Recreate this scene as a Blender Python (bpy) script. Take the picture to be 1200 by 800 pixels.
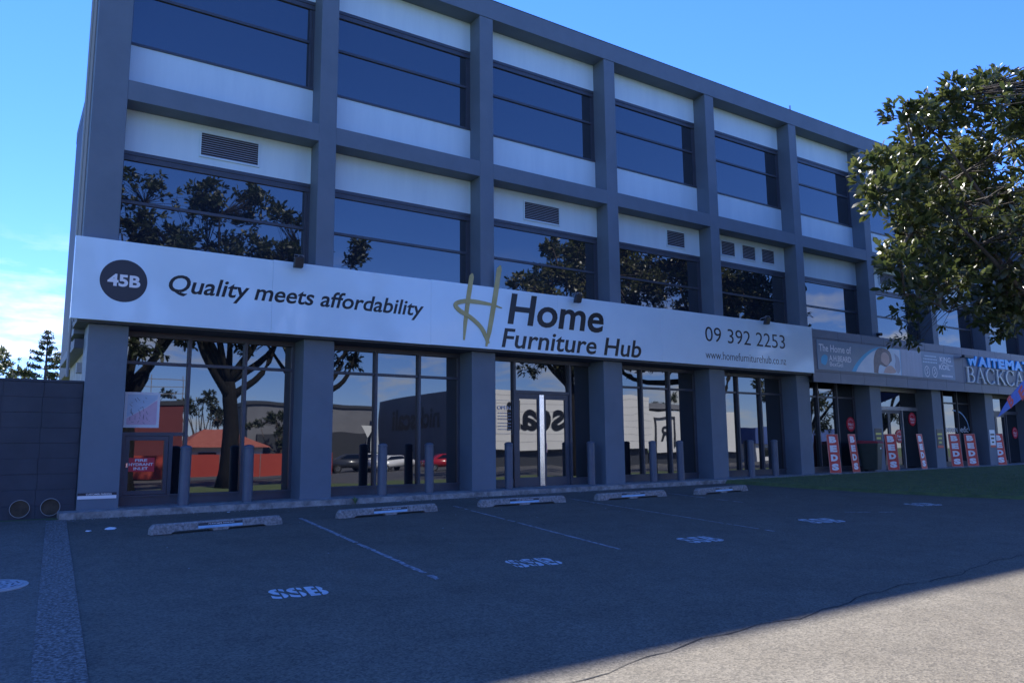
import bpy, bmesh, math, random
import numpy as np
from mathutils import Vector, Matrix

for o in list(bpy.data.objects): bpy.data.objects.remove(o)
scene = bpy.context.scene
COL = scene.collection
R = math.radians

# ------------------------------------------------------------------ camera
cam_d = bpy.data.cameras.new('camera'); cam = bpy.data.objects.new('camera', cam_d); COL.objects.link(cam)
CAM = Vector((-1.276, -16.0, 1.0))
YAW, PIT, ROL = R(33.508), R(8.079), R(-0.529)
fw = Vector((math.sin(YAW)*math.cos(PIT), math.cos(YAW)*math.cos(PIT), math.sin(PIT)))
rt = Vector((math.cos(YAW), -math.sin(YAW), 0)); up = rt.cross(fw)
r2 = math.cos(ROL)*rt + math.sin(ROL)*up; u2 = -math.sin(ROL)*rt + math.cos(ROL)*up
m3 = Matrix((r2, u2, -fw)).transposed()
cam.matrix_world = Matrix.Translation(CAM) @ m3.to_4x4()
cam_d.sensor_width = 36; cam_d.lens = 27.045; cam_d.clip_end = 3000; cam_d.clip_start = 0.05
scene.camera = cam

# ------------------------------------------------------------------ sun and sky
SUN = Vector((0.255, 1.0, 1.172)).normalized()      # direction towards the sun, behind the building
sun_d = bpy.data.lights.new('sun', 'SUN'); sun = bpy.data.objects.new('sun', sun_d); COL.objects.link(sun)
sun.rotation_euler = SUN.to_track_quat('Z', 'Y').to_euler(); sun.location = (0, 0, 60)
sun_d.energy = 3.4; sun_d.angle = R(0.8); sun_d.color = (1.0, 0.96, 0.90)
world = bpy.data.worlds.new('World'); scene.world = world; world.use_nodes = True
wn = world.node_tree; wn.nodes.clear()
def wnode(t, **k):
    n = wn.nodes.new(t)
    for a, v in k.items(): setattr(n, a, v)
    return n
sky = wnode('ShaderNodeTexSky', sky_type='NISHITA', sun_disc=False)
sky.sun_elevation = math.asin(SUN.z); sky.sun_rotation = math.atan2(SUN.x, SUN.y)
sky.altitude = 0; sky.air_density = 1.0; sky.dust_density = 0.0; sky.ozone_density = 3.0
bg = wnode('ShaderNodeBackground'); bg.inputs[1].default_value = 0.096
bgc = wnode('ShaderNodeBackground'); bgc.inputs[0].default_value = (0.86, 0.9, 0.96, 1); bgc.inputs[1].default_value = 0.5
tc = wnode('ShaderNodeTexCoord'); sep = wnode('ShaderNodeSeparateXYZ'); mp = wnode('ShaderNodeMapping')
mp.inputs['Scale'].default_value = (3.0, 3.0, 11.0)
nz = wnode('ShaderNodeTexNoise'); nz.inputs['Scale'].default_value = 2.2; nz.inputs['Detail'].default_value = 8; nz.inputs['Roughness'].default_value = 0.6
rmp = wnode('ShaderNodeValToRGB'); rmp.color_ramp.elements[0].position = 0.5; rmp.color_ramp.elements[1].position = 0.66
hr = wnode('ShaderNodeMapRange'); hr.inputs[1].default_value = 0.08; hr.inputs[2].default_value = 0.26; hr.inputs[3].default_value = 1; hr.inputs[4].default_value = 0
mu = wnode('ShaderNodeMath', operation='MULTIPLY'); mx = wnode('ShaderNodeMixShader'); wo = wnode('ShaderNodeOutputWorld')
L = wn.links.new
tint = wnode('ShaderNodeVectorMath', operation='MULTIPLY'); tint.inputs[1].default_value = (0.47, 0.565, 0.96)   # the photograph's cool white balance
hs = wnode('ShaderNodeHueSaturation'); hs.inputs['Saturation'].default_value = 1.08
L(sky.outputs[0], tint.inputs[0]); L(tint.outputs[0], hs.inputs['Color']); L(hs.outputs[0], bg.inputs[0]); L(tc.outputs['Generated'], mp.inputs[0]); L(mp.outputs[0], nz.inputs[0]); L(nz.outputs[0], rmp.inputs[0])
L(tc.outputs['Generated'], sep.inputs[0]); L(sep.outputs[2], hr.inputs[0]); L(rmp.outputs[0], mu.inputs[0]); L(hr.outputs[0], mu.inputs[1])
L(mu.outputs[0], mx.inputs[0]); L(bg.outputs[0], mx.inputs[1]); L(bgc.outputs[0], mx.inputs[2]); L(mx.outputs[0], wo.inputs[0])

vs = scene.view_settings
vs.view_transform = 'Standard'; vs.look = 'None'; vs.gamma = 1; vs.use_curve_mapping = False
vs.exposure = 1.86
scene.render.engine = 'CYCLES'

# ------------------------------------------------------------------ helpers
B = 4.2                        # bay width of the facade
GLY, GLG = 0.52, 0.85          # glass planes: upper storeys, ground floor
def gz(x, y): return -0.10 + 0.042*max(-17, min(0, y)) + 0.007*max(-5, min(36, x))

def bm_new(): return bmesh.new()
def box(bm, x0, x1, y0, y1, z0, z1):
    v = [bm.verts.new(p) for p in ((x0,y0,z0),(x1,y0,z0),(x1,y1,z0),(x0,y1,z0),(x0,y0,z1),(x1,y0,z1),(x1,y1,z1),(x0,y1,z1))]
    for f in ((0,3,2,1),(4,5,6,7),(0,1,5,4),(1,2,6,5),(2,3,7,6),(3,0,4,7)): bm.faces.new([v[i] for i in f])
    return v
def bbox_bm(x0, x1, y0, y1, z0, z1, bev=0.0):
    bm = bmesh.new(); box(bm, x0, x1, y0, y1, z0, z1)
    if bev > 0: bmesh.ops.bevel(bm, geom=bm.edges[:], offset=bev, segments=1, affect='EDGES')
    return bm
def prism(bm, pts, y0, y1):                       # outline in XZ, extruded along Y
    n = len(pts)
    a = [bm.verts.new((p[0], y0, p[1])) for p in pts]; b = [bm.verts.new((p[0], y1, p[1])) for p in pts]
    bm.faces.new(a); bm.faces.new(b[::-1])
    for i in range(n): bm.faces.new((a[i], b[i], b[(i+1)%n], a[(i+1)%n]))
def tube(bm, pts, rads, seg=8, cap=True):
    rings = []
    for i, p in enumerate(pts):
        p = Vector(p)
        d = (Vector(pts[min(i+1, len(pts)-1)]) - Vector(pts[max(i-1, 0)])).normalized()
        a = d.cross(Vector((0,0,1)) if abs(d.z) < 0.9 else Vector((1,0,0))).normalized(); b = d.cross(a)
        r = rads[i] if hasattr(rads, '__len__') else rads
        rings.append([bm.verts.new(p + (a*math.cos(t)+b*math.sin(t))*r) for t in [2*math.pi*k/seg for k in range(seg)]])
    for q in range(len(rings)-1):
        for k in range(seg): bm.faces.new((rings[q][k], rings[q][(k+1)%seg], rings[q+1][(k+1)%seg], rings[q+1][k]))
    if cap: bm.faces.new(rings[0][::-1]); bm.faces.new(rings[-1])
def lathe(bm, prof, seg=20, c=(0,0)):
    rings = [[bm.verts.new((c[0]+r*math.cos(2*math.pi*k/seg), c[1]+r*math.sin(2*math.pi*k/seg), z)) for k in range(seg)] for r, z in prof]
    for q in range(len(rings)-1):
        for k in range(seg): bm.faces.new((rings[q][k], rings[q][(k+1)%seg], rings[q+1][(k+1)%seg], rings[q+1][k]))
    bm.faces.new(rings[0][::-1]); bm.faces.new(rings[-1])

def wloc(o):
    v = Vector((0,0,0))
    while o is not None: v = v + o.location; o = o.parent
    return v
def mesh_of(bm, name, mat, smooth=False):
    bmesh.ops.recalc_face_normals(bm, faces=bm.faces[:])
    me = bpy.data.meshes.new(name); bm.to_mesh(me); bm.free()
    if mat is not None: me.materials.append(M[mat])
    if smooth:
        for p in me.polygons: p.use_smooth = True
    return me
def obj(name, bm, mat, parent=None, smooth=False, local=False):
    """one mesh object; geometry given in world space unless local, origin at the base centre"""
    me = mesh_of(bm, name, mat, smooth); o = bpy.data.objects.new(name, me); COL.objects.link(o)
    if not local and len(me.vertices):
        co = np.empty(len(me.vertices)*3); me.vertices.foreach_get('co', co); co = co.reshape(-1, 3)
        c = (co.min(0)+co.max(0))/2; c[2] = co[:,2].min(); co -= c
        me.vertices.foreach_set('co', co.ravel()); me.update()
        o.location = Vector(c) - (wloc(parent) if parent else Vector((0,0,0)))
    if parent: o.parent = parent
    return o
def share(name, me, loc, parent=None):            # an object that shares mesh data, at a world location
    o = bpy.data.objects.new(name, me); COL.objects.link(o)
    o.location = Vector(loc) - (wloc(parent) if parent else Vector((0,0,0))); o.parent = parent
    return o
def tag(o, label, cat, group=None, kind=None):
    o['label'] = label; o['category'] = cat
    if group: o['group'] = group
    if kind: o['kind'] = kind
    return o
def thing(name, label, cat, loc=(0,0,0), group=None):
    o = bpy.data.objects.new(name, None); COL.objects.link(o); o.location = loc; o.empty_display_size = 0.2
    return tag(o, label, cat, group)
def struct(o): o['kind'] = 'structure'; return o
def copy_tree(o, parent=None):
    c = o.copy(); COL.objects.link(c); c.parent = parent
    for ch in list(o.children): copy_tree(ch, c)
    return c

# ------------------------------------------------------------------ materials
M = {}
def mat(name, c1, c2=None, rough=0.6, scale=4.0, bump=0.0, bscale=60.0, spec=0.5, metal=0.0, detail=5, lo=0.35, hi=0.65, ior=1.5, coat=0.0, stretch=(1,1,1)):
    m = bpy.data.materials.new(name); m.use_nodes = True; M[name] = m
    nt = m.node_tree; p = nt.nodes['Principled BSDF']
    p.inputs['Roughness'].default_value = rough; p.inputs['Metallic'].default_value = metal
    p.inputs['Specular IOR Level'].default_value = spec; p.inputs['IOR'].default_value = ior; p.inputs['Coat Weight'].default_value = coat
    p.inputs['Coat Roughness'].default_value = 0.05
    p.inputs['Base Color'].default_value = (*c1, 1)
    g = nt.nodes.new('ShaderNodeNewGeometry'); k = nt.links.new
    mp = nt.nodes.new('ShaderNodeMapping'); mp.inputs['Scale'].default_value = stretch; k(g.outputs['Position'], mp.inputs[0])
    if c2 is not None:
        n = nt.nodes.new('ShaderNodeTexNoise'); n.inputs['Scale'].default_value = scale; n.inputs['Detail'].default_value = detail; n.inputs['Roughness'].default_value = 0.65
        k(mp.outputs[0], n.inputs[0])
        r = nt.nodes.new('ShaderNodeValToRGB'); r.color_ramp.elements[0].position = lo; r.color_ramp.elements[1].position = hi
        r.color_ramp.elements[0].color = (*c1, 1); r.color_ramp.elements[1].color = (*c2, 1)
        k(n.outputs[0], r.inputs[0]); k(r.outputs[0], p.inputs['Base Color'])
        m['ramp'] = r.name
    if bump > 0:
        n = nt.nodes.new('ShaderNodeTexNoise'); n.inputs['Scale'].default_value = bscale; n.inputs['Detail'].default_value = 4
        k(mp.outputs[0], n.inputs[0])
        b = nt.nodes.new('ShaderNodeBump'); b.inputs['Strength'].default_value = bump; b.inputs['Distance'].default_value = 0.02
        k(n.outputs[0], b.inputs['Height']); k(b.outputs[0], p.inputs['Normal'])
    return m

mat('charcoal_paint', (0.118,0.158,0.200), (0.138,0.180,0.224), 0.6, 1.3, 0.12, 45)
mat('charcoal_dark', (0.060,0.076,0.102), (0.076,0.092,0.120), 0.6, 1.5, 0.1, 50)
mat('panel_white', (0.54,0.70,0.77), (0.60,0.76,0.82), 0.55, 1.6, 0.05, 30, stretch=(1.6,1,0.22), detail=8)
mat('slat_grey', (0.34,0.38,0.44), (0.40,0.44,0.50), 0.5, 3)
mat('frame_dark', (0.050,0.060,0.082), (0.062,0.072,0.094), 0.4, 3)
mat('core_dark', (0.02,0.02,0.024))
mat('sign_white', (0.62,0.80,0.89), (0.67,0.84,0.92), 0.3, 0.7, 0, spec=0.5, coat=0.9)
mat('ink_black', (0.012,0.013,0.017), rough=0.35)
mat('ink_charcoal', (0.030,0.034,0.045), rough=0.4)
mat('ink_white', (0.78,0.8,0.82), rough=0.4)
mat('gold', (0.44,0.36,0.12), (0.52,0.44,0.18), 0.35, 2)
mat('aluminium', (0.75,0.77,0.8), (0.62,0.64,0.68), 0.22, 6, metal=1.0)
mat('concrete', (0.15,0.15,0.145), (0.40,0.39,0.37), 0.9, 22, 0.8, 70, detail=10)
mat('concrete_pale', (0.30,0.30,0.29), (0.46,0.45,0.43), 0.9, 2.5, 0.35, 50, detail=8)
mat('kerb_concrete', (0.14,0.14,0.135), (0.40,0.39,0.37), 0.92, 5, 0.6, 50, detail=9)
mat('bollard_paint', (0.085,0.105,0.140), (0.102,0.124,0.160), 0.45, 3, 0.06, 40)
mat('tile_grey', (0.125,0.145,0.185), (0.155,0.175,0.215), 0.45, 1.2)
mat('block_paint', (0.034,0.042,0.058), (0.046,0.055,0.074), 0.7, 2.5, 0.3, 70)
mat('red_sign', (0.60,0.05,0.035), (0.66,0.08,0.05), 0.45, 3)
mat('sticker_red', (0.62,0.02,0.05), rough=0.35)
mat('banner_grey', (0.17,0.25,0.33), (0.21,0.29,0.37), 0.4, 0.8)
mat('banner_blue', (0.04,0.42,0.70), rough=0.4)
mat('banner_pale', (0.55,0.68,0.78), (0.66,0.76,0.82), 0.4, 1.5)
mat('banner_mist', (0.30,0.34,0.42), (0.42,0.46,0.54), 0.4, 1.2, stretch=(3,1,0.4))
mat('skin_print', (0.52,0.34,0.27), (0.60,0.42,0.34), 0.4, 4)
mat('hair_print', (0.14,0.10,0.09), (0.22,0.16,0.14), 0.4, 6)
mat('letter_blue', (0.02,0.44,0.92), rough=0.3)
mat('letter_cream', (0.74,0.76,0.70), rough=0.4)
mat('bin_green', (0.015,0.028,0.022), (0.022,0.035,0.028), 0.5, 6)
mat('bin_lid', (0.30,0.03,0.035), (0.36,0.05,0.05), 0.45, 6)
mat('flag_blue', (0.02,0.10,0.50), (0.03,0.14,0.58), 0.6, 3)
mat('flag_red', (0.55,0.03,0.05), rough=0.6)
mat('paint_white', (0.45,0.47,0.50), (0.66,0.68,0.70), 0.8, 9, 0.3, 90, detail=8)
mat('paint_worn', (0.10,0.105,0.11), (0.42,0.43,0.45), 0.85, 14, 0.3, 90, detail=10, lo=0.38, hi=0.66)
mat('placard_blue', (0.25,0.48,0.70), (0.34,0.58,0.78), 0.35, 5)
mat('yellow_ink', (0.55,0.55,0.08), rough=0.4)
mat('poster_paper', (0.70,0.73,0.75), rough=0.5)
mat('poster_pink', (0.62,0.42,0.52), (0.68,0.50,0.58), 0.5, 6)
mat('poster_blue', (0.42,0.56,0.68), (0.52,0.64,0.74), 0.5, 6)
mat('pipe_white', (0.30,0.31,0.31), rough=0.6)
mat('bark', (0.075,0.060,0.048), (0.14,0.115,0.095), 0.9, 9, 0.8, 30, stretch=(1,1,0.3))
mat('bark_dark', (0.012,0.012,0.012), (0.024,0.023,0.022), 0.95, 9, 0.8, 30, stretch=(1,1,0.3), spec=0.1)
mat('soil', (0.05,0.04,0.03), (0.09,0.07,0.05), 0.95, 8)
mat('barrier_red', (0.38,0.045,0.03), (0.44,0.06,0.04), 0.6, 0.6)
mat('store_white', (0.72,0.71,0.67), (0.78,0.77,0.73), 0.7, 0.25)
mat('store_grey', (0.16,0.165,0.18), (0.20,0.205,0.22), 0.7, 0.4)
mat('store_dark', (0.045,0.05,0.06), rough=0.5)
mat('maroon_wall', (0.13,0.022,0.026), (0.16,0.03,0.032), 0.7, 0.6)
mat('roof_red', (0.34,0.09,0.06), (0.42,0.13,0.09), 0.7, 3)
mat('steel_grey', (0.30,0.31,0.33), (0.38,0.39,0.41), 0.45, 5, metal=0.6)
mat('car_red', (0.42,0.02,0.03), rough=0.25, coat=0.6)
mat('car_white', (0.75,0.76,0.77), rough=0.25, coat=0.6)
mat('car_dark', (0.05,0.055,0.065), rough=0.25, coat=0.6)
mat('rubber', (0.02,0.02,0.02), rough=0.8)
mat('roof_blue', (0.05,0.09,0.26), (0.07,0.12,0.32), 0.5, 1)
mat('crack_tar', (0.016,0.016,0.018), rough=0.9)
mat('iron', (0.34,0.33,0.34), (0.46,0.45,0.46), 0.55, 12, 0.3, 60)
mat('channel_stone', (0.075,0.068,0.060), (0.36,0.335,0.30), 0.95, 34, 1.0, 40, detail=12, lo=0.42, hi=0.70)
mat('footpath', (0.24,0.235,0.22), (0.32,0.31,0.29), 0.9, 1.2, 0.2, 40)
mat('grass_ground', (0.065,0.095,0.034), (0.110,0.150,0.052), 0.95, 3, 0.6, 40)
mat('grass_blade', (0.080,0.135,0.042), (0.140,0.190,0.065), 0.7, 2)

def glass(name, tint, ior, wav):
    m = mat(name, tint, rough=0.012, spec=0.5, ior=ior)
    nt = m.node_tree; k = nt.links.new; p = nt.nodes['Principled BSDF']
    g = nt.nodes.new('ShaderNodeNewGeometry'); n = nt.nodes.new('ShaderNodeTexNoise'); n.inputs['Scale'].default_value = 0.9; n.inputs['Detail'].default_value = 1
    b = nt.nodes.new('ShaderNodeBump'); b.inputs['Strength'].default_value = 1.0; b.inputs['Distance'].default_value = wav
    k(g.outputs['Position'], n.inputs[0]); k(n.outputs[0], b.inputs['Height']); k(b.outputs[0], p.inputs['Normal'])
glass('glass_shop', (0.010,0.013,0.017), 2.25, 0.0022)
glass('glass_office', (0.016,0.021,0.030), 2.3, 0.0025)
glass('glass_car', (0.006,0.008,0.011), 1.6, 0.0005)

def asphalt(name, dark, light, ynear, yfar, lane):
    m = mat(name, dark, light, 0.88, 1.1, 0, detail=7)
    nt = m.node_tree; k = nt.links.new; p = nt.nodes['Principled BSDF']; ramp = nt.nodes[m['ramp']]
    g = nt.nodes.new('ShaderNodeNewGeometry')
    v = nt.nodes.new('ShaderNodeTexVoronoi'); v.inputs['Scale'].default_value = 60; k(g.outputs['Position'], v.inputs['Vector'])
    bw = nt.nodes.new('ShaderNodeSeparateColor'); k(v.outputs['Color'], bw.inputs[0])
    sp = nt.nodes.new('ShaderNodeMapRange'); sp.inputs[3].default_value = 0.6; sp.inputs[4].default_value = 1.45; k(bw.outputs[0], sp.inputs[0])
    # paler away from the facade, blended by noise into the drive lane
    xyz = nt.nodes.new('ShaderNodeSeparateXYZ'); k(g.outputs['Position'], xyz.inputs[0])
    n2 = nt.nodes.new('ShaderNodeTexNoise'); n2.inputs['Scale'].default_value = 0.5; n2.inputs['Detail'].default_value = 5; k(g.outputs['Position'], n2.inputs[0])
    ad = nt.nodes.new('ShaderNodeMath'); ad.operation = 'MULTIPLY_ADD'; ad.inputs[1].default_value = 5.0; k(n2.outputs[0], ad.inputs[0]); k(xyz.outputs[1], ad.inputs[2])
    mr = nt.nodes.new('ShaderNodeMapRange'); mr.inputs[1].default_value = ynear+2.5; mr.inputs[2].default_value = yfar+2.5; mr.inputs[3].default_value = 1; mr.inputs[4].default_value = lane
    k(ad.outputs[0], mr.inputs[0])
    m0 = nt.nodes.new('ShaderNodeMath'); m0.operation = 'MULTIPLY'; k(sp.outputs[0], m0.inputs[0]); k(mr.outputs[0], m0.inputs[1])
    # oil drips and scuffs with a shape of their own
    n3 = nt.nodes.new('ShaderNodeTexNoise'); n3.inputs['Scale'].default_value = 2.6; n3.inputs['Detail'].default_value = 9; n3.inputs['Roughness'].default_value = 0.7; k(g.outputs['Position'], n3.inputs[0])
    r3 = nt.nodes.new('ShaderNodeValToRGB'); r3.color_ramp.elements[0].position = 0.30; r3.color_ramp.elements[0].color = (0.78, 0.78, 0.78, 1); r3.color_ramp.elements[1].position = 0.44; r3.color_ramp.elements[1].color = (1, 1, 1, 1)
    e3 = r3.color_ramp.elements.new(0.70); e3.color = (1.12, 1.12, 1.12, 1); k(n3.outputs[0], r3.inputs[0])
    m1 = nt.nodes.new('ShaderNodeMath'); m1.operation = 'MULTIPLY'; k(m0.outputs[0], m1.inputs[0]); k(r3.outputs[0], m1.inputs[1])
    sc = nt.nodes.new('ShaderNodeVectorMath'); sc.operation = 'SCALE'; k(ramp.outputs[0], sc.inputs[0]); k(m1.outputs[0], sc.inputs['Scale'])
    k(sc.outputs[0], p.inputs['Base Color'])
    b = nt.nodes.new('ShaderNodeBump'); b.inputs['Strength'].default_value = 0.5; b.inputs['Distance'].default_value = 0.006
    k(v.outputs['Distance'], b.inputs['Height']); k(b.outputs[0], p.inputs['Normal'])
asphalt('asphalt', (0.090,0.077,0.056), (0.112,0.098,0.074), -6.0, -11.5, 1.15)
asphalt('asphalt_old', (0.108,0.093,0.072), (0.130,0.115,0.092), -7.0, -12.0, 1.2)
asphalt('asphalt_road', (0.06,0.06,0.062), (0.08,0.08,0.08), -7.0, -12.0, 1.2)

def leaf_mat(name, top_a, top_b, under, rough, trans):
    m = bpy.data.materials.new(name); m.use_nodes = True; M[name] = m
    nt = m.node_tree; k = nt.links.new; p = nt.nodes['Principled BSDF']; out = nt.nodes['Material Output']
    g = nt.nodes.new('ShaderNodeNewGeometry'); r = nt.nodes.new('ShaderNodeValToRGB')
    r.color_ramp.elements[0].color = (*top_a, 1); r.color_ramp.elements[1].color = (*top_b, 1)
    k(g.outputs['Random Per Island'], r.inputs[0])
    mxc = nt.nodes.new('ShaderNodeMix'); mxc.data_type = 'RGBA'; k(g.outputs['Backfacing'], mxc.inputs[0]); k(r.outputs[0], mxc.inputs[6]); mxc.inputs[7].default_value = (*under, 1)
    k(mxc.outputs[2], p.inputs['Base Color']); p.inputs['Roughness'].default_value = rough
    t = nt.nodes.new('ShaderNodeBsdfTranslucent'); k(r.outputs[0], t.inputs[0])
    ms = nt.nodes.new('ShaderNodeMixShader'); ms.inputs[0].default_value = trans
    k(p.outputs[0], ms.inputs[1]); k(t.outputs[0], ms.inputs[2]); k(ms.outputs[0], out.inputs[0])
leaf_mat('leaf_magnolia', (0.038,0.064,0.022), (0.170,0.190,0.055), (0.105,0.105,0.050), 0.36, 0.25)
leaf_mat('leaf_street', (0.030,0.050,0.020), (0.070,0.095,0.035), (0.06,0.07,0.04), 0.45, 0.2)
leaf_mat('leaf_pale', (0.060,0.085,0.030), (0.12,0.14,0.055), (0.09,0.10,0.05), 0.5, 0.3)
leaf_mat('leaf_pine', (0.035,0.055,0.026), (0.070,0.090,0.040), (0.05,0.06,0.03), 0.55, 0.2)

# ------------------------------------------------------------------ lettering
def text_pts(s, bold=0.0, shear=0.0, ext=0.0, res=4, spacing=1.0):
    c = bpy.data.curves.new('t', 'FONT'); c.body = s; c.size = 1; c.offset = bold; c.extrude = ext; c.resolution_u = res; c.space_character = spacing
    o = bpy.data.objects.new('t', c); COL.objects.link(o)
    dg = bpy.context.evaluated_depsgraph_get(); me = o.evaluated_get(dg).to_mesh()
    v = np.array([tuple(q.co) for q in me.vertices]); f = [tuple(p.vertices) for p in me.polygons]
    o.evaluated_get(dg).to_mesh_clear(); bpy.data.objects.remove(o); bpy.data.curves.remove(c)
    v[:,0] += shear*v[:,1]
    return v, f
def text(name, s, x, z, w, h, y, matn, parent, bold=0.0, shear=0.0, depth=0.003, fit=None, spacing=1.0):
    """upright lettering facing -Y, lower left corner at x, z; w, h its full size"""
    v, f = text_pts(s, bold, shear, 0.5, spacing=spacing)
    lo, hi = v.min(0), v.max(0)
    # one part for each word: cut at the wide gaps
    iv = sorted((min(v[i][0] for i in q), max(v[i][0] for i in q)) for q in f); cuts = []; end = iv[0][1]
    if ' ' in s:
        for a, b in iv:
            if a-end > 0.17-0.05*shear: cuts.append((a+end)/2)
            end = max(end, b)
    if shear > 0 and ' ' in s:                        # italics overlap: measure the gaps on the unslanted text
        v0, f0 = text_pts(s, bold, 0, 0.5, spacing=spacing); iv = sorted((min(v0[i][0] for i in q), max(v0[i][0] for i in q)) for q in f0); cuts = []; end = iv[0][1]
        for a, b in iv:
            if a-end > 0.17: cuts.append((a+end)/2+shear*0.3)
            end = max(end, b)
    cuts = [-1e9]+cuts+[1e9]; last = None
    for c0_, c1_ in zip(cuts, cuts[1:]):
        bm = bmesh.new(); mp_ = {}
        for q in f:
            cx_ = sum(v[i][0] for i in q)/len(q)-(shear*(sum(v[i][1] for i in q)/len(q)-0.3) if shear else 0)
            if not (c0_ <= cx_ < c1_): continue
            for i in q:
                if i not in mp_: p = v[i]; mp_[i] = bm.verts.new((x+(p[0]-lo[0])/(hi[0]-lo[0])*w, y-(p[2]+0.5)*depth, z+(p[1]-lo[1])/(hi[1]-lo[1])*h))
            try: bm.faces.new([mp_[i] for i in q])
            except ValueError: pass
        if len(bm.verts): last = obj(name, bm, matn, parent)
    return last
def ribbon(bm, pts, ws, y0, y1):
    """tapered flat stroke in XZ through pts with half-widths ws"""
    n = len(pts); Lf, Rt = [], []
    for i in range(n):
        a = Vector(pts[max(i-1,0)]); b = Vector(pts[min(i+1,n-1)]); d = (b-a).normalized(); q = Vector((-d.y, d.x)); p = Vector(pts[i])
        Lf.append(p+q*ws[i]); Rt.append(p-q*ws[i])
    for i in range(n-1):
        a = [(Lf[i].x, Lf[i].y), (Lf[i+1].x, Lf[i+1].y), (Rt[i+1].x, Rt[i+1].y), (Rt[i].x, Rt[i].y)]
        fr = [bm.verts.new((p[0], y0, p[1])) for p in a]; bk = [bm.verts.new((p[0], y1, p[1])) for p in a]
        bm.faces.new(fr); bm.faces.new((fr[0], fr[1], bk[1], bk[0])); bm.faces.new((fr[3], fr[2], bk[2], bk[3]))
        if i == 0: bm.faces.new((fr[0], fr[3], bk[3], bk[0]))
        if i == n-2: bm.faces.new((fr[1], fr[2], bk[2], bk[1]))
def spline(ctrl, n):
    P = [Vector(c) for c in ctrl]; P = [P[0]*2-P[1]] + P + [P[-1]*2-P[-2]]; out = []
    for i in range(1, len(P)-2):
        for j in range(n):
            t = j/n; a, b, c, d = P[i-1], P[i], P[i+1], P[i+2]
            out.append(0.5*((2*b)+(c-a)*t+(2*a-5*b+4*c-d)*t*t+(3*b-a-3*c+d)*t**3))
    out.append(P[-2]); return out

# ================================================================== SETTING
def sheet(pts, dz):
    bm = bmesh.new(); bm.faces.new([bm.verts.new((x, y, gz(x, y)+dz)) for x, y in pts]); return bm
# the big ground sheet, cut where its slope changes
bm = bmesh.new()
xs = [-900,-5,36,900]; ys = [-900,-17,0,900]
gv = [[bm.verts.new((x, y, gz(x, y)-0.012)) for x in xs] for y in ys]
for j in range(3):
    for i in range(3): bm.faces.new((gv[j][i], gv[j][i+1], gv[j+1][i+1], gv[j+1][i]))
struct(obj('ground', bm, 'grass_ground'))
def chL(y): return -0.62+(y+2.3)*0.0507
def chR(y): return -0.31+(y+2.3)*0.0465
car_park = struct(obj('car_park', sheet([(chR(-0.3),-0.3),(chR(-17),-17),(36,-17),(36,-0.3)], 0.0), 'asphalt'))
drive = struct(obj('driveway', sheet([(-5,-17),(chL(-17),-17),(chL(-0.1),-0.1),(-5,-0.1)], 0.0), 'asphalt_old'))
chan = struct(obj('drainage_channel', sheet([(chL(-17),-17),(chR(-17),-17),(chR(-0.3),-0.3),(chL(-0.3),-0.3)], 0.006), 'channel_stone'))
struct(obj('street_verge', sheet([(-60,-23),(36,-23),(36,-17.0),(-60,-17.0)][:], 0.004), 'grass_ground'))
struct(obj('footpath', sheet([(-5,-19.2),(36,-19.2),(36,-17.4),(-5,-17.4)], 0.010), 'footpath'))
road = bmesh.new()
for a, b in ((-400,-5),(-5,36),(36,400)):
    q = [(a,-33),(b,-33),(b,-23.5),(a,-23.5)]; road.faces.new([road.verts.new((x, y, gz(x, y)+0.004)) for x, y in q])
struct(obj('road', road, 'asphalt_road'))
yard = bmesh.new()
for a, b in ((-5,36),(36,120)):
    q = [(a,-110),(b,-110),(b,-33.0),(a,-33.0)]; yard.faces.new([yard.verts.new((x, y, gz(x, y)+0.002)) for x, y in q])
struct(obj('store_yard', yard, 'asphalt_road'))

# painted bay lines, worn: short broken dashes of paint
random.seed(3)
def paint_line(p, q, w, wear):
    bm = bmesh.new(); p = Vector(p); q = Vector(q); d = (q-p); Ln = d.length; d.normalize(); n = Vector((-d.y, d.x)); t = 0
    while t < Ln:
        st = min(random.uniform(0.05, 0.16), Ln-t)
        u = t/Ln
        if random.random() > wear*(0.4+u):
            j0, j1 = random.uniform(0.55, 1.0), random.uniform(0.55, 1.0)
            c = [p+d*t+n*w*j0, p+d*t-n*w*j1, p+d*(t+st)-n*w*j1, p+d*(t+st)+n*w*j0]
            bm.faces.new([bm.verts.new((v.x, v.y, gz(v.x, v.y)+0.005)) for v in c])
        t += st
    return obj('parking_line', bm, 'paint_worn', car_park)
paint_line((3.33,-2.1), (2.94,-8.1), 0.045, 0.05)
paint_line((6.70,-1.7), (6.06,-7.6), 0.040, 0.06)
paint_line((9.75,-1.7), (9.45,-7.7), 0.034, 0.12)
paint_line((12.75,-1.8), (12.68,-4.2), 0.034, 0.15)
paint_line((13.0,-6.5), (13.9,-7.0), 0.04, 0.2)
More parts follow.
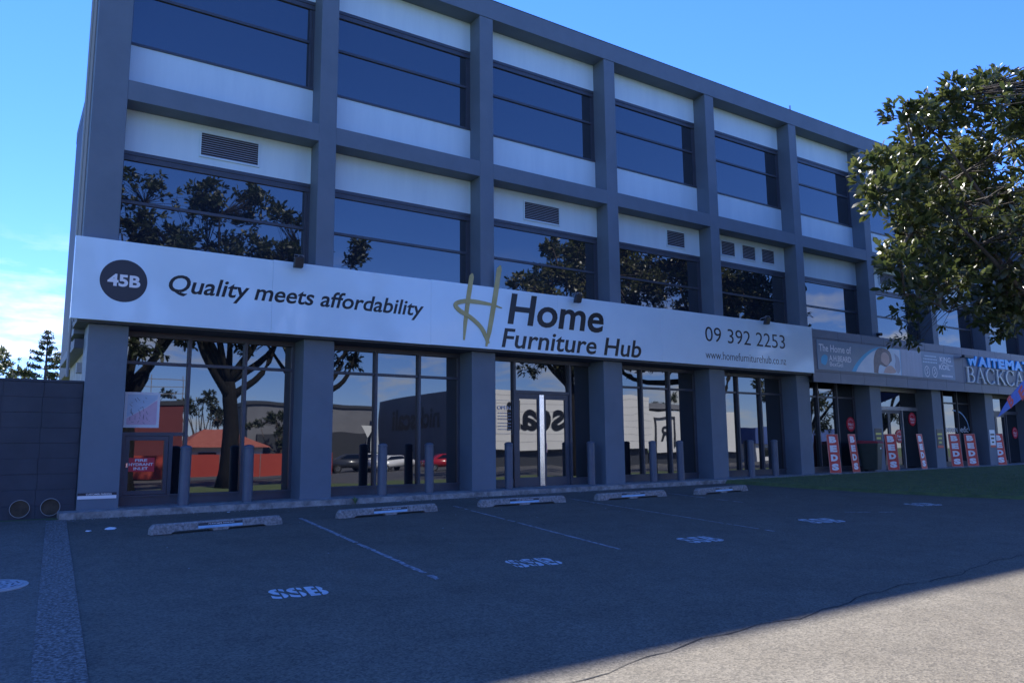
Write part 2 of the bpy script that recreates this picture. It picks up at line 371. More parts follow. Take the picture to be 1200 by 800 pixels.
# stencilled numbers on the bays
def stencil(x, y, w, h, rot, worn):
    v, f = text_pts('SSB', 0.03, 0, 0, 3, 1.05); lo, hi = v.min(0), v.max(0)
    bm = bmesh.new()
    vs_ = [bm.verts.new(((p[0]-lo[0])/(hi[0]-lo[0])*w-w/2, (p[1]-lo[1])/(hi[1]-lo[1])*h-h/2, 0)) for p in v]
    for q in f: bm.faces.new([vs_[i] for i in q])
    # stencil bridges and flaked strips
    for k in range(worn):
        t = -w/2 + w*(k+0.5)/worn + random.uniform(-0.01, 0.01)
        ang = random.uniform(-0.25, 0.25) if worn > 3 else 0
        for off in (-0.010, 0.010):
            bmesh.ops.bisect_plane(bm, geom=bm.verts[:]+bm.edges[:]+bm.faces[:], plane_co=(t+off, 0, 0), plane_no=(math.cos(ang), math.sin(ang), 0))
        dead = [fc for fc in bm.faces if abs((fc.calc_center_median().x-t)*math.cos(ang)+fc.calc_center_median().y*math.sin(ang)) < 0.0098]
        bmesh.ops.delete(bm, geom=dead, context='FACES')
    c, s = math.cos(rot), math.sin(rot)
    for vt in bm.verts:
        X, Y = x+vt.co.x*c-vt.co.y*s, y+vt.co.x*s+vt.co.y*c; vt.co = (X, Y, gz(X, Y)+0.005)
    return obj('stencil_lettering', bm, 'paint_white', car_park)
stencil(1.40, -7.93, 0.57, 0.46, R(-8), 3)
stencil(4.45, -7.80, 0.66, 0.50, R(-8), 9)
stencil(7.72, -7.55, 0.64, 0.50, R(-8), 7)
stencil(11.38, -7.10, 0.75, 0.55, R(-14), 6)
stencil(15.9, -6.50, 0.75, 0.5, R(-14), 8)
# long crack across the drive lane
bm = bmesh.new(); pts = []
for i in range(90):
    t = i/89; X = -1.5+t*22; pts.append((X, -11.78+0.115*(X)+0.06*math.sin(X*2.1)+0.03*math.sin(X*7.3)+random.uniform(-0.02, 0.02)-0.0022*X*X))
for i in range(89):
    w0, w1 = random.uniform(0.003, 0.009), random.uniform(0.003, 0.009)
    (x0, y0), (x1, y1) = pts[i], pts[i+1]
    bm.faces.new([bm.verts.new((x, y, gz(x, y)+0.004)) for x, y in ((x0, y0-w0), (x1, y1-w1), (x1, y1+w1), (x0, y0+w0))])
obj('crack', bm, 'crack_tar', car_park)

# grass verge in front of the bed shop
VERGE = [(16.6,-0.36),(16.85,-1.1),(17.3,-2.8),(17.7,-4.2),(18.4,-5.7),(19.4,-7.2),(21.0,-8.6),(24,-10),(30,-11.2),(36,-11.6),(36,-0.36)]
bm = bmesh.new(); topv = [bm.verts.new((x, y, gz(x, y)+0.075+0.02*(y > -1.2))) for x, y in VERGE]; botv = [bm.verts.new((x+(-0.10 if i < 10 else 0), y-(0.03 if 4 < i < 10 else 0), gz(x, y)-0.005)) for i, (x, y) in enumerate(VERGE)]
bm.faces.new(topv)
for i in range(len(VERGE)): j = (i+1) % len(VERGE); bm.faces.new((topv[i], topv[j], botv[j], botv[i]))
struct(obj('grass_verge', bm, 'grass_ground'))
rng = np.random.default_rng(5)
def in_poly(px, py, poly):
    c = np.zeros(len(px), bool); n = len(poly); j = n-1
    for i in range(n):
        xi, yi = poly[i]; xj, yj = poly[j]
        c ^= ((yi > py) != (yj > py)) & (px < (xj-xi)*(py-yi)/((yj-yi) if yj != yi else 1e-9)+xi); j = i
    return c
def tri_mesh(name, V, F, matn, parent=None, origin=(0,0,0), smooth=False):
    me = bpy.data.meshes.new(name); V = np.asarray(V, np.float32); F = np.asarray(F, np.int32); k = F.shape[1]
    me.vertices.add(len(V)); me.vertices.foreach_set('co', V.ravel())
    me.loops.add(F.size); me.loops.foreach_set('vertex_index', F.ravel())
    me.polygons.add(len(F)); me.polygons.foreach_set('loop_start', np.arange(len(F), dtype=np.int32)*k); me.polygons.foreach_set('loop_total', np.full(len(F), k, np.int32))
    me.update(); me.validate(); me.materials.append(M[matn])
    o = bpy.data.objects.new(name, me); COL.objects.link(o); o.location = origin; o.parent = parent
    return o
N = 60000
gx = rng.uniform(16.6, 36, N); gy = rng.uniform(-11.6, -0.36, N); ok = in_poly(gx, gy, VERGE) & (rng.random(N) < np.clip(1.6-(gx-16)/18, 0.25, 1)); gx, gy = gx[ok], gy[ok]
gzv = -0.10+0.042*gy+0.007*gx+0.07; n = len(gx); a = rng.uniform(0, 6.28, n); h = rng.uniform(0.03, 0.075, n); w = rng.uniform(0.004, 0.009, n); ln = rng.uniform(-0.03, 0.03, (n, 2))
V = np.empty((n, 3, 3)); V[:,0] = np.c_[gx-w*np.cos(a), gy-w*np.sin(a), gzv]; V[:,1] = np.c_[gx+w*np.cos(a), gy+w*np.sin(a), gzv]; V[:,2] = np.c_[gx+ln[:,0], gy+ln[:,1], gzv+h]
go = tri_mesh('grass', V.reshape(-1, 3), np.arange(n*3).reshape(-1, 3), 'grass_blade')
tag(go, 'short mown green grass in front of the bed shop', 'grass', kind='stuff')

# ================================================================== OFFICE BUILDING
bld = thing('office_building', 'three storey charcoal commercial building with white panels, a grid of columns and shopfronts', 'building', (20, 1, 0))
NB = 10                       # bays
XE = NB*B+0.404
ZP, ZR = 12.258, 12.78        # parapet underside and top
ZB1, ZB0 = 8.283, 7.883       # beam of the third floor
# hidden core, roof, side walls
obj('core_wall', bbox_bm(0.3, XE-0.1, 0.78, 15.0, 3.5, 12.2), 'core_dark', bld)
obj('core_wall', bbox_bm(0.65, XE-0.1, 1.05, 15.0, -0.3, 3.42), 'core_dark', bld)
obj('roof_slab', bbox_bm(0.30, XE, 0.72, 15.2, 12.26, 12.70), 'charcoal_dark', bld)
obj('parapet', bbox_bm(-0.262, XE+0.012, -0.012, 0.70, ZP, ZR), 'charcoal_paint', bld)
obj('parapet_flashing', bbox_bm(-0.27, XE+0.02, -0.02, 0.71, ZR, ZR+0.02), 'charcoal_dark', bld)
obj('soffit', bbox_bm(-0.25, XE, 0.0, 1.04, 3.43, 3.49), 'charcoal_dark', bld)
for i in range(14): obj('roof_rail_post', bbox_bm(13+1.5*i, 13.02+1.5*i, 0.34, 0.36, ZR+0.021, ZR+0.17), 'steel_grey', bld)
obj('roof_rail', bbox_bm(13, 32.6, 0.338, 0.362, ZR+0.171, ZR+0.19), 'steel_grey', bld)
obj('roof_mast', bbox_bm(21.6, 21.64, 0.30, 0.34, ZR+0.021, ZR+0.42), 'steel_grey', bld)
# upper columns
for k in range(NB+1):
    x0, x1 = (-0.25, 0.346) if k == 0 else (k*B, k*B+0.404)
    obj('column', bbox_bm(x0, x1, 0.0, 2.3 if k == 0 else 0.74, 3.50, ZP-0.002, 0.008), 'charcoal_paint', bld)
for k in range(NB):
    x0, x1 = (0.346 if k == 0 else k*B+0.404), (k+1)*B
    obj('beam', bbox_bm(x0+0.001, x1-0.001, 0.006, 0.74, ZB0, ZB1), 'charcoal_paint', bld)
    obj('beam', bbox_bm(x0+0.001, x1-0.001, 0.006, 0.74, 3.50, 3.95), 'charcoal_paint', bld)
# windows and panels of the two upper storeys
def office_window(x0, x1, zs, zh, zt):
    w = bm_new()
    box(w, x0+0.002, x1-0.002, GLY-0.030, GLY+0.05, zh-0.075, zh)          # stepped head
    box(w, x0+0.004, x1-0.004, GLY-0.015, GLY+0.05, zh-0.135, zh-0.077)
    box(w, x0+0.006, x1-0.006, GLY-0.035, GLY+0.05, zh-0.195, zh-0.137)
    box(w, x0+0.002, x0+0.055, GLY-0.02, GLY+0.05, zs+0.052, zh-0.197)
    box(w, x1-0.055, x1-0.002, GLY-0.02, GLY+0.05, zs+0.052, zh-0.197)
    box(w, x1-0.12, x1-0.06, GLY-0.008, GLY+0.05, zs+0.052, zh-0.197)
    box(w, x0+0.002, x1-0.002, GLY-0.045, GLY+0.05, zs, zs+0.05)
    wo_ = obj('window', w, 'frame_dark', bld)
    obj('transom', bbox_bm(x0+0.056, x1-0.122, GLY-0.03, GLY+0.04, zt-0.03, zt+0.03), 'frame_dark', wo_)
    for z0, z1 in ((zs+0.051, zt-0.031), (zt+0.031, zh-0.196)):
        obj('pane', bbox_bm(x0+0.056, x1-0.121, GLY+0.004+random.uniform(0, 0.004), GLY+0.02, z0, z1), 'glass_office', wo_)
random.seed(11)
for k in range(NB):
    x0, x1 = (0.346 if k == 0 else k*B+0.404), (k+1)*B
    obj('white_panel', bbox_bm(x0+0.001, x1-0.001, GLY-0.02, GLY+0.06, 11.452, ZP-0.001), 'panel_white', bld)
    office_window(x0, x1, 9.27, 11.45, 10.43)
    obj('white_panel', bbox_bm(x0+0.001, x1-0.001, GLY-0.02, GLY+0.06, ZB1+0.001, 9.268), 'panel_white', bld)
    obj('white_panel', bbox_bm(x0+0.001, x1-0.001, GLY-0.02, GLY+0.06, 7.022, ZB0-0.001), 'panel_white', bld)
    office_window(x0, x1, 4.85, 7.02, 5.97)
    obj('white_panel', bbox_bm(x0+0.001, x1-0.001, GLY-0.02, GLY+0.06, 3.951, 4.848), 'panel_white', bld)
    # thin trim where panel meets reveal
    for z0, z1 in ((11.46, ZP-0.01), (7.03, ZB0-0.01)):
        obj('panel_trim', bbox_bm(x1-0.03, x1-0.003, GLY-0.035, GLY-0.021, z0, z1), 'panel_white', bld)
# ventilation louvres
def louvre(x0, x1, z0, z1, n):
    f = bm_new(); y = GLY-0.021
    box(f, x0, x1, y-0.03, y, z1-0.035, z1); box(f, x0, x1, y-0.03, y, z0, z0+0.035)
    box(f, x0, x0+0.03, y-0.03, y, z0+0.036, z1-0.036); box(f, x1-0.03, x1, y-0.03, y, z0+0.036, z1-0.036)
    lo = obj('louvre', f, 'panel_white', bld)
    obj('backing', bbox_bm(x0+0.031, x1-0.031, y-0.006, y-0.001, z0+0.036, z1-0.036), 'core_dark', lo)
    st = (z1-z0-0.072)/n
    for i in range(n):
        b = bm_new(); za = z0+0.036+st*i
        v = [b.verts.new(p) for p in ((x0+0.031, y-0.026, za), (x1-0.031, y-0.026, za), (x1-0.031, y-0.008, za+st*0.30), (x0+0.031, y-0.008, za+st*0.30),
                                      (x0+0.031, y-0.026, za+0.006), (x1-0.031, y-0.026, za+0.006), (x1-0.031, y-0.008, za+st*0.30+0.006), (x0+0.031, y-0.008, za+st*0.30+0.006))]
        for q in ((0,1,2,3),(4,5,6,7),(0,1,5,4),(2,3,7,6),(0,3,7,4),(1,2,6,5)): b.faces.new([v[j] for j in q])
        obj('slat', b, 'slat_grey', lo)
louvre(1.80, 3.04, 7.18, 7.74, 10)
louvre(10.05, 11.27, 7.14, 7.68, 10)
louvre(15.35, 16.16, 7.16, 7.70, 9)
for a in (17.78, 18.80, 19.78): louvre(a, a+0.70, 7.20, 7.72, 9)
louvre(26.72, 27.97, 7.22, 7.76, 9)
# ground floor columns
for k in range(NB+1):
    c = k*B+0.20 if k else 0.30
    obj('column', bbox_bm(c-0.34, c+0.34, 0.19, 1.04, -0.2, 3.429, 0.006), 'charcoal_paint', bld)
# slab edge under the shopfronts
bm = bm_new()
def slab_z(x): return 0.0066*x
v = [bm.verts.new(p) for p in ((-0.33,-0.36,-0.4),(XE,-0.36,-0.4),(XE,1.1,-0.4),(-0.33,1.1,-0.4),(-0.33,-0.34,slab_z(0)),(XE,-0.34,slab_z(XE)),(XE,1.1,slab_z(XE)),(-0.33,1.1,slab_z(0)))]
for q in ((0,3,2,1),(4,5,6,7),(0,1,5,4),(1,2,6,5),(2,3,7,6),(3,0,4,7)): bm.faces.new([v[i] for i in q])
obj('slab_edge', bm, 'kerb_concrete', bld)
# recessed side wall on the left under the overhang, with a bracket beam, lamp box and pipes
obj('side_wall', bbox_bm(0.02, 0.30, 1.05, 5.2, -0.2, 3.05), 'concrete_pale', bld)
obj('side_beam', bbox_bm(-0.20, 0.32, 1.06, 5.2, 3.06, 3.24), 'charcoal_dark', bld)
obj('side_soffit', bbox_bm(-0.22, 0.32, 1.05, 2.3, 3.34, 3.495), 'charcoal_paint', bld)
obj('lamp_box', bbox_bm(-0.10, 0.019, 1.5, 1.75, 2.62, 2.82), 'concrete_pale', bld)
for y_ in (0.25, 0.62, 1.2):
    b = bm_new(); tube(b, [(-0.275, y_, 2.5 if y_ > 1 else 3.5), (-0.275, y_, 12.2)], 0.022 if y_ < 1 else 0.03, 6); obj('drain_pipe', b, 'pipe_white', bld)

# ---- shopfronts
def pane(x0, x1, z0, z1, par, y=GLG): return obj('pane', bbox_bm(x0, x1, y, y+0.012, z0, z1), 'glass_shop', par)
def shopfront(k, mull=(1.80, 2.93), skip_lower=()):
    c0 = (k*B+0.20 if k else 0.30)+0.34; c1 = (k+1)*B+0.20-0.34; zb = slab_z(k*B+2)+0.001
    f = bm_new()
    box(f, c0+0.001, c1-0.001, GLG-0.06, GLG+0.06, 3.33, 3.428)                 # head
    box(f, c0+0.001, c0+0.06, GLG-0.06, GLG+0.06, zb+0.20, 3.329)
    box(f, c1-0.06, c1-0.001, GLG-0.06, GLG+0.06, zb+0.20, 3.329)
    box(f, c0+0.001, c1-0.001, GLG-0.05, GLG+0.06, zb-0.03, zb+0.16)            # sill panel
    box(f, c0+0.001, c1-0.001, GLG-0.085, GLG+0.06, zb+0.161, zb+0.199)
    sh = obj('shop_window', f, 'frame_dark', bld)
    edges = [c0+0.061]+[k*B+m for m in mull]+[c1-0.061]
    for m in mull:
        obj('mullion', bbox_bm(k*B+m-0.03, k*B+m+0.03, GLG-0.09, GLG+0.06, zb+0.20, 3.329), 'frame_dark', sh)
    for i in range(len(edges)-1):
        a = edges[i]+(0.031 if i else 0); b = edges[i+1]-(0.031 if i < len(edges)-2 else 0)
        obj('transom', bbox_bm(a, b, GLG-0.055, GLG+0.05, 2.775, 2.835), 'frame_dark', sh)
        pane(a, b, 2.836, 3.329, sh, GLG+random.uniform(-0.004, 0.004))
        if i not in skip_lower: pane(a, b, zb+0.20, 2.774, sh, GLG+random.uniform(-0.004, 0.004))
    return sh, edges, zb
random.seed(21)
# bay 1, with the hydrant hatch in its lower left corner
sh, ed, zb = shopfront(0, (1.87, 3.00), (0,))
f = bm_new(); a, b = ed[0], ed[1]-0.031
box(f, a, b, GLG-0.055, GLG+0.05, 1.36, 1.43); box(f, a, a+0.07, GLG-0.07, GLG+0.05, zb+0.2, 1.359); box(f, a+0.86, a+0.93, GLG-0.07, GLG+0.05, zb+0.2, 1.359)
obj('hatch_frame', f, 'frame_dark', sh)
pane(a, b, 1.431, 2.774, sh); pane(a+0.931, b, zb+0.2, 1.359, sh)
f = bm_new(); box(f, a+0.075, a+0.855, GLG-0.05, GLG+0.03, 1.27, 1.354); box(f, a+0.075, a+0.855, GLG-0.05, GLG+0.03, zb+0.205, zb+0.28)
box(f, a+0.075, a+0.15, GLG-0.05, GLG+0.03, zb+0.281, 1.269); box(f, a+0.78, a+0.855, GLG-0.05, GLG+0.03, zb+0.281, 1.269)
obj('hatch_door', f, 'frame_dark', sh); pane(a+0.151, a+0.779, zb+0.281, 1.269, sh)
f = bm_new(); box(f, a+0.10, a+0.13, GLG-0.075, GLG-0.051, 0.75, 0.83); obj('latch', f, 'aluminium', sh)
shopfront(1)
# bay 3, the entrance
k = 2; c0 = k*B+0.54; c1 = (k+1)*B-0.14; zb = slab_z(k*B+2)+0.001
f = bm_new(); dx0, dx1 = 9.97, 11.68
box(f, c0+0.001, c1-0.001, GLG-0.06, GLG+0.06, 3.33, 3.428)
box(f, dx0-0.10, dx0-0.031, GLG-0.08, GLG+0.06, zb, 3.329); box(f, dx1+0.031, dx1+0.10, GLG-0.08, GLG+0.06, zb, 3.329)
box(f, dx0-0.03, dx1+0.03, GLG-0.06, GLG+0.06, 2.50, 2.58)
box(f, c0+0.001, dx0-0.101, GLG-0.05, GLG+0.06, zb-0.03, zb+0.2); box(f, dx1+0.101, c1-0.001, GLG-0.05, GLG+0.06, zb-0.03, zb+0.2)
ent = obj('entrance_front', f, 'frame_dark', bld)
pane(c0+0.002, dx0-0.101, zb+0.201, 3.329, ent); pane(dx1+0.101, c1-0.002, zb+0.201, 3.329, ent); pane(dx0-0.03, dx1+0.03, 2.581, 3.329, ent)
mid = 10.80
for s, (a, b) in enumerate(((dx0-0.028, mid-0.003), (mid+0.003, dx1+0.028))):
    f = bm_new(); box(f, a, b, GLG-0.03, GLG+0.03, 2.36, 2.497); box(f, a, b, GLG-0.03, GLG+0.03, zb+0.005, zb+0.24)
    box(f, a, a+0.13, GLG-0.03, GLG+0.03, zb+0.241, 2.359); box(f, b-0.13, b, GLG-0.03, GLG+0.03, zb+0.241, 2.359)
    obj('door_leaf', f, 'frame_dark', ent)
    pane(a+0.131, b-0.131, zb+0.241, 2.359, ent)
obj('door_stile', bbox_bm(mid-0.095, mid+0.05, GLG-0.065, GLG-0.031, zb+0.01, 2.48, 0.004), 'aluminium', ent)
f = bm_new(); tube(f, [(mid+0.10, GLG-0.09, 0.95), (mid+0.10, GLG-0.09, 1.2)], 0.012, 8); box(f, mid+0.085, mid+0.115, GLG-0.09, GLG-0.031, 0.97, 1.0); box(f, mid+0.085, mid+0.115, GLG-0.09, GLG-0.031, 1.15, 1.18)
obj('door_handle', f, 'aluminium', ent)
shopfront(3); shopfront(4)
for k in (5, 7, 9): shopfront(k)
def shop_door(k):
    c0 = k*B+0.54; c1 = (k+1)*B-0.14; zb = slab_z(k*B+2)+0.001; f = bm_new(); d0, d1 = k*B+1.2, k*B+2.9
    box(f, c0+0.001, c1-0.001, GLG-0.06, GLG+0.06, 3.13, 3.428)
    box(f, c0+0.001, c1-0.001, GLG-0.06, GLG+0.06, 2.42, 2.56)
    for xm in (d0-0.06, d1): box(f, xm, xm+0.06, GLG-0.07, GLG+0.06, zb, 2.419)
    sh = obj('shop_window', f, 'steel_grey' if k == 6 else 'frame_dark', bld)
    pane(c0+0.002, d1, 2.561, 3.129, sh); pane(d1+0.002, c1-0.002, 2.561, 3.129, sh)
    pane(c0+0.002, d0-0.061, zb+0.05, 2.419, sh); pane(d1+0.061, c1-0.002, zb+0.05, 2.419, sh)
    m_ = (d0+d1)/2
    for a, b in ((d0+0.002, m_-0.002), (m_+0.002, d1-0.002)):
        f = bm_new(); box(f, a, b, GLG-0.03, GLG+0.03, 2.30, 2.415); box(f, a, b, GLG-0.03, GLG+0.03, zb+0.01, zb+0.15); box(f, a, a+0.08, GLG-0.03, GLG+0.03, zb+0.151, 2.299); box(f, b-0.08, b, GLG-0.03, GLG+0.03, zb+0.151, 2.299)
        obj('door_leaf', f, 'frame_dark', sh); pane(a+0.081, b-0.081, zb+0.151, 2.299, sh)
shop_door(6); shop_door(8)

# ================================================================== FURNITURE SHOP SIGN
SY0, SY1 = -0.13, -0.02
sg = thing('shop_sign', 'long white fascia sign board above the furniture shop windows with dark lettering', 'sign', (10.5, -0.08, 3.46))
edges = [-0.37, 3.25, 6.96, 10.68, 14.40, 18.12, 21.41]
for a, b in zip(edges, edges[1:]):
    obj('sign_panel', bbox_bm(a+0.0015, b-0.0015, SY0, SY1, 3.46+0.0015*a, 5.00+0.0028*a, 0.003), 'sign_white', sg)
bm = bm_new(); prism(bm, [(0.465+0.405*math.cos(t), 4.235+0.405*math.sin(t)) for t in [2*math.pi*i/48 for i in range(48)]], SY0-0.003, SY0-0.0005)
bd = obj('number_badge', bm, 'ink_charcoal', sg)
TY = SY0-0.0006
text('number_lettering', '45B', 0.19, 4.12, 0.56, 0.235, SY0-0.0032, 'ink_white', bd, bold=0.035)
text('slogan_lettering', 'Quality meets affordability', 1.25, 4.005, 5.52, 0.46, TY, 'ink_black', sg, bold=0.016, shear=0.22)
text('name_lettering', 'Home', 9.10, 4.13, 3.13, 0.80, TY, 'ink_black', sg, bold=0.020, shear=0.16)
text('name_lettering', 'Furniture Hub', 8.92, 3.535, 4.66, 0.49, TY, 'ink_black', sg, bold=0.014, shear=0.18)
text('phone_lettering', '09 392 2253', 16.20, 4.21, 3.74, 0.445, TY, 'ink_black', sg, bold=-0.004)
text('web_lettering', 'www.homefurniturehub.co.nz', 16.18, 3.685, 3.76, 0.245, TY, 'ink_black', sg, bold=-0.008)
lg = obj('logo_stroke', (lambda b: (ribbon(b, [(8.085,5.30),(8.06,5.22),(7.97,4.7),(7.88,4.05),(7.845,3.64)], [0.02,0.062,0.060,0.050,0.022], TY-0.014, TY-0.0005), b)[1])(bm_new()), 'gold', sg)
obj('logo_stroke', (lambda b: (ribbon(b, [(8.90,5.60),(8.86,5.50),(8.72,4.7),(8.56,3.9),(8.47,3.53)], [0.02,0.070,0.068,0.060,0.025], TY-0.017, TY-0.003), b)[1])(bm_new()), 'gold', sg)
sw = [(p.x, p.y) for p in spline([(8.93,4.52),(8.55,4.585),(7.95,4.60),(7.62,4.50),(7.70,4.36),(8.05,4.19),(8.35,3.95),(8.53,3.60)], 6)]
obj('logo_stroke', (lambda b: (ribbon(b, sw, [0.012+0.040*min(1, i/10)*(1 if i < 40 else 0.8) for i in range(len(sw))], TY-0.020, TY-0.006), b)[1])(bm_new()), 'gold', sg)

# lamps clipped over the top edge of the sign
def sign_lamp(x, z, lab):
    t = thing('sign_lamp', lab, 'floodlight', (x, -0.05, z), 'floodlights along the white sign')
    b = bm_new(); tube(b, [(x, 0.05, z-0.02), (x, -0.10, z+0.10), (x, -0.34, z+0.13)], 0.012, 6); obj('arm', b, 'steel_grey', t)
    b = bm_new(); tube(b, [(x-0.10, -0.34, z+0.06), (x-0.10, -0.36, z+0.14), (x+0.10, -0.36, z+0.14), (x+0.10, -0.34, z+0.06)], 0.008, 5); obj('bracket', b, 'steel_grey', t)
    b = bbox_bm(x-0.095, x+0.095, -0.40, -0.28, z-0.12, z+0.09, 0.012)
    for v in b.verts: v.co.y += (v.co.z-z)*-0.35
    h = obj('lamp_head', b, 'ink_charcoal', t)
    b = bm_new()
    for i in range(4): box(b, x-0.08, x+0.08, -0.265, -0.235, z-0.08+i*0.04, z-0.07+i*0.04)
    obj('cooling_fin', b, 'ink_charcoal', t)
sign_lamp(3.72, 4.98, 'small black floodlight over the white sign above the slogan')
sign_lamp(11.20, 4.97, 'small black floodlight over the white sign above the word Home')
sign_lamp(18.85, 5.03, 'small black floodlight over the white sign above the phone number')

# ================================================================== BED SHOP FASCIA
fs = thing('tiled_fascia', 'grey tiled fascia running right from the white sign above the bed shop', 'fascia', (31, 0, 3.2))
obj('backing', bbox_bm(21.43, XE, -0.05, -0.004, 3.22, 5.0), 'core_dark', fs)
tx = [21.43, 22.95]; 
while tx[-1] < XE-0.5: tx.append(tx[-1]+1.40)
TZ = [3.20, 3.56, 4.72, 5.02]
for i in range(len(tx)-1):
    for j in range(3):
        obj('tile', bbox_bm(tx[i]+0.006, min(tx[i+1], XE)-0.006, -0.075, -0.051, TZ[j]+0.005, TZ[j+1]-0.005, 0.002), 'tile_grey', fs)
bn = thing('shop_banner', 'printed banner with a hugging woman on the grey tiled fascia', 'banner', (26, -0.1, 3.65))
obj('banner_sheet', bbox_bm(21.68, 30.62, -0.10, -0.077, 3.64, 4.66), 'banner_grey', bn)
Yb = -0.1005
bm = bm_new(); arc = [(23.6+ (25.6-23.6)*t, 3.66+0.98*math.sin(t*math.pi/2)**0.8) for t in [i/14 for i in range(15)]]
prism(bm, arc+[(26.75,4.64),(26.75,3.66)], Yb-0.0015, Yb); obj('banner_picture', bm, 'banner_blue', bn)
prism_b = bm_new(); arc2 = [(23.85+(25.8-23.85)*t, 3.66+0.96*math.sin(t*math.pi/2)**0.8) for t in [i/14 for i in range(15)]]
prism(prism_b, arc2+[(26.72,4.62),(26.72,3.66)], Yb-0.003, Yb-0.0016); obj('banner_picture', prism_b, 'banner_pale', bn)
def blob(pts, d, matn, n=5):
    b = bm_new(); sp = spline(pts+[pts[0]], n)[:-1]; prism(b, [(p.x, p.y) for p in sp], Yb-d, Yb-d+0.0013); return obj('banner_picture', b, matn, bn)
blob([(24.95,3.68),(25.0,4.2),(25.25,4.55),(25.65,4.62),(26.05,4.5),(26.15,4.2),(26.0,3.95),(25.6,3.9),(25.3,3.68)], 0.0045, 'hair_print')
blob([(25.45,4.12),(25.5,4.38),(25.72,4.47),(25.95,4.36),(25.98,4.12),(25.78,3.98)], 0.006, 'skin_print')
blob([(25.2,3.68),(25.35,3.98),(25.75,3.93),(26.1,4.15),(26.35,4.22),(26.4,4.0),(26.2,3.68)], 0.0075, 'banner_pale')
blob([(25.55,3.70),(25.75,3.92),(26.1,3.98),(26.38,3.78),(26.1,3.70)], 0.009, 'skin_print')
blob([(26.35,4.45),(26.62,4.3),(26.68,3.9),(26.5,3.72),(26.32,3.95),(26.4,4.2)], 0.009, 'banner_mist')
bm = bm_new(); prism(bm, [(26.75,3.66),(26.75,4.64),(28.2,4.64),(28.2,3.66)], Yb-0.0016, Yb); obj('banner_picture', bm, 'banner_mist', bn)
text('banner_lettering', 'The Home of', 21.78, 4.27, 1.85, 0.25, Yb, 'ink_white', bn, bold=0.012)
text('banner_lettering', 'A.H.BEARD', 22.32, 3.96, 1.28, 0.20, Yb, 'ink_white', bn, bold=0.012)
text('banner_lettering', 'BexGel', 22.34, 3.78, 0.75, 0.15, Yb, 'ink_white', bn)
blob([(21.86,3.86),(21.88,4.05),(22.05,4.16),(22.22,4.12),(22.2,3.95),(22.08,3.80)], 0.003, 'banner_blue')
text('banner_lettering', 'KING', 29.55, 4.33, 0.82, 0.20, Yb, 'ink_white', bn, bold=0.02)
text('banner_lettering', 'KOIL', 29.45, 4.02, 0.82, 0.20, Yb, 'ink_white', bn, bold=0.02)
b = bm_new(); ribbon(b, [(p.x, p.y) for p in spline([(29.6,4.25),(29.95,4.30),(30.2,4.22),(30.5,4.20)], 5)], [0.012]*16, Yb-0.002, Yb); obj('banner_mark', b, 'ink_white', bn)
for cx_ in (28.55, 29.1):
    b = bm_new(); ring = [(cx_+0.17*math.cos(t), 3.90+0.20*math.sin(t)) for t in [2*math.pi*i/20 for i in range(21)]]; ribbon(b, ring, [0.016]*21, Yb-0.002, Yb)
    ribbon(b, [(cx_-0.05,3.80),(cx_+0.06,3.88),(cx_-0.04,3.96),(cx_+0.05,4.02)], [0.02]*4, Yb-0.003, Yb-0.001); obj('banner_mark', b, 'ink_white', bn)
for i, (a, w) in enumerate(((28.45, 0.85), (28.35, 1.0), (28.3, 1.05))):
    b = bm_new()
    for q in range(9): box(b, a+q*w/9, a+q*w/9+w/13, Yb-0.002, Yb, 4.48-0.12*i, 4.53-0.12*i)
    obj('banner_mark', b, 'banner_pale', bn)
b = bm_new()
for q in range(8): box(b, 29.6+q*0.105, 29.68+q*0.105, Yb-0.002, Yb, 3.74, 3.81)
obj('banner_mark', b, 'ink_white', bn)

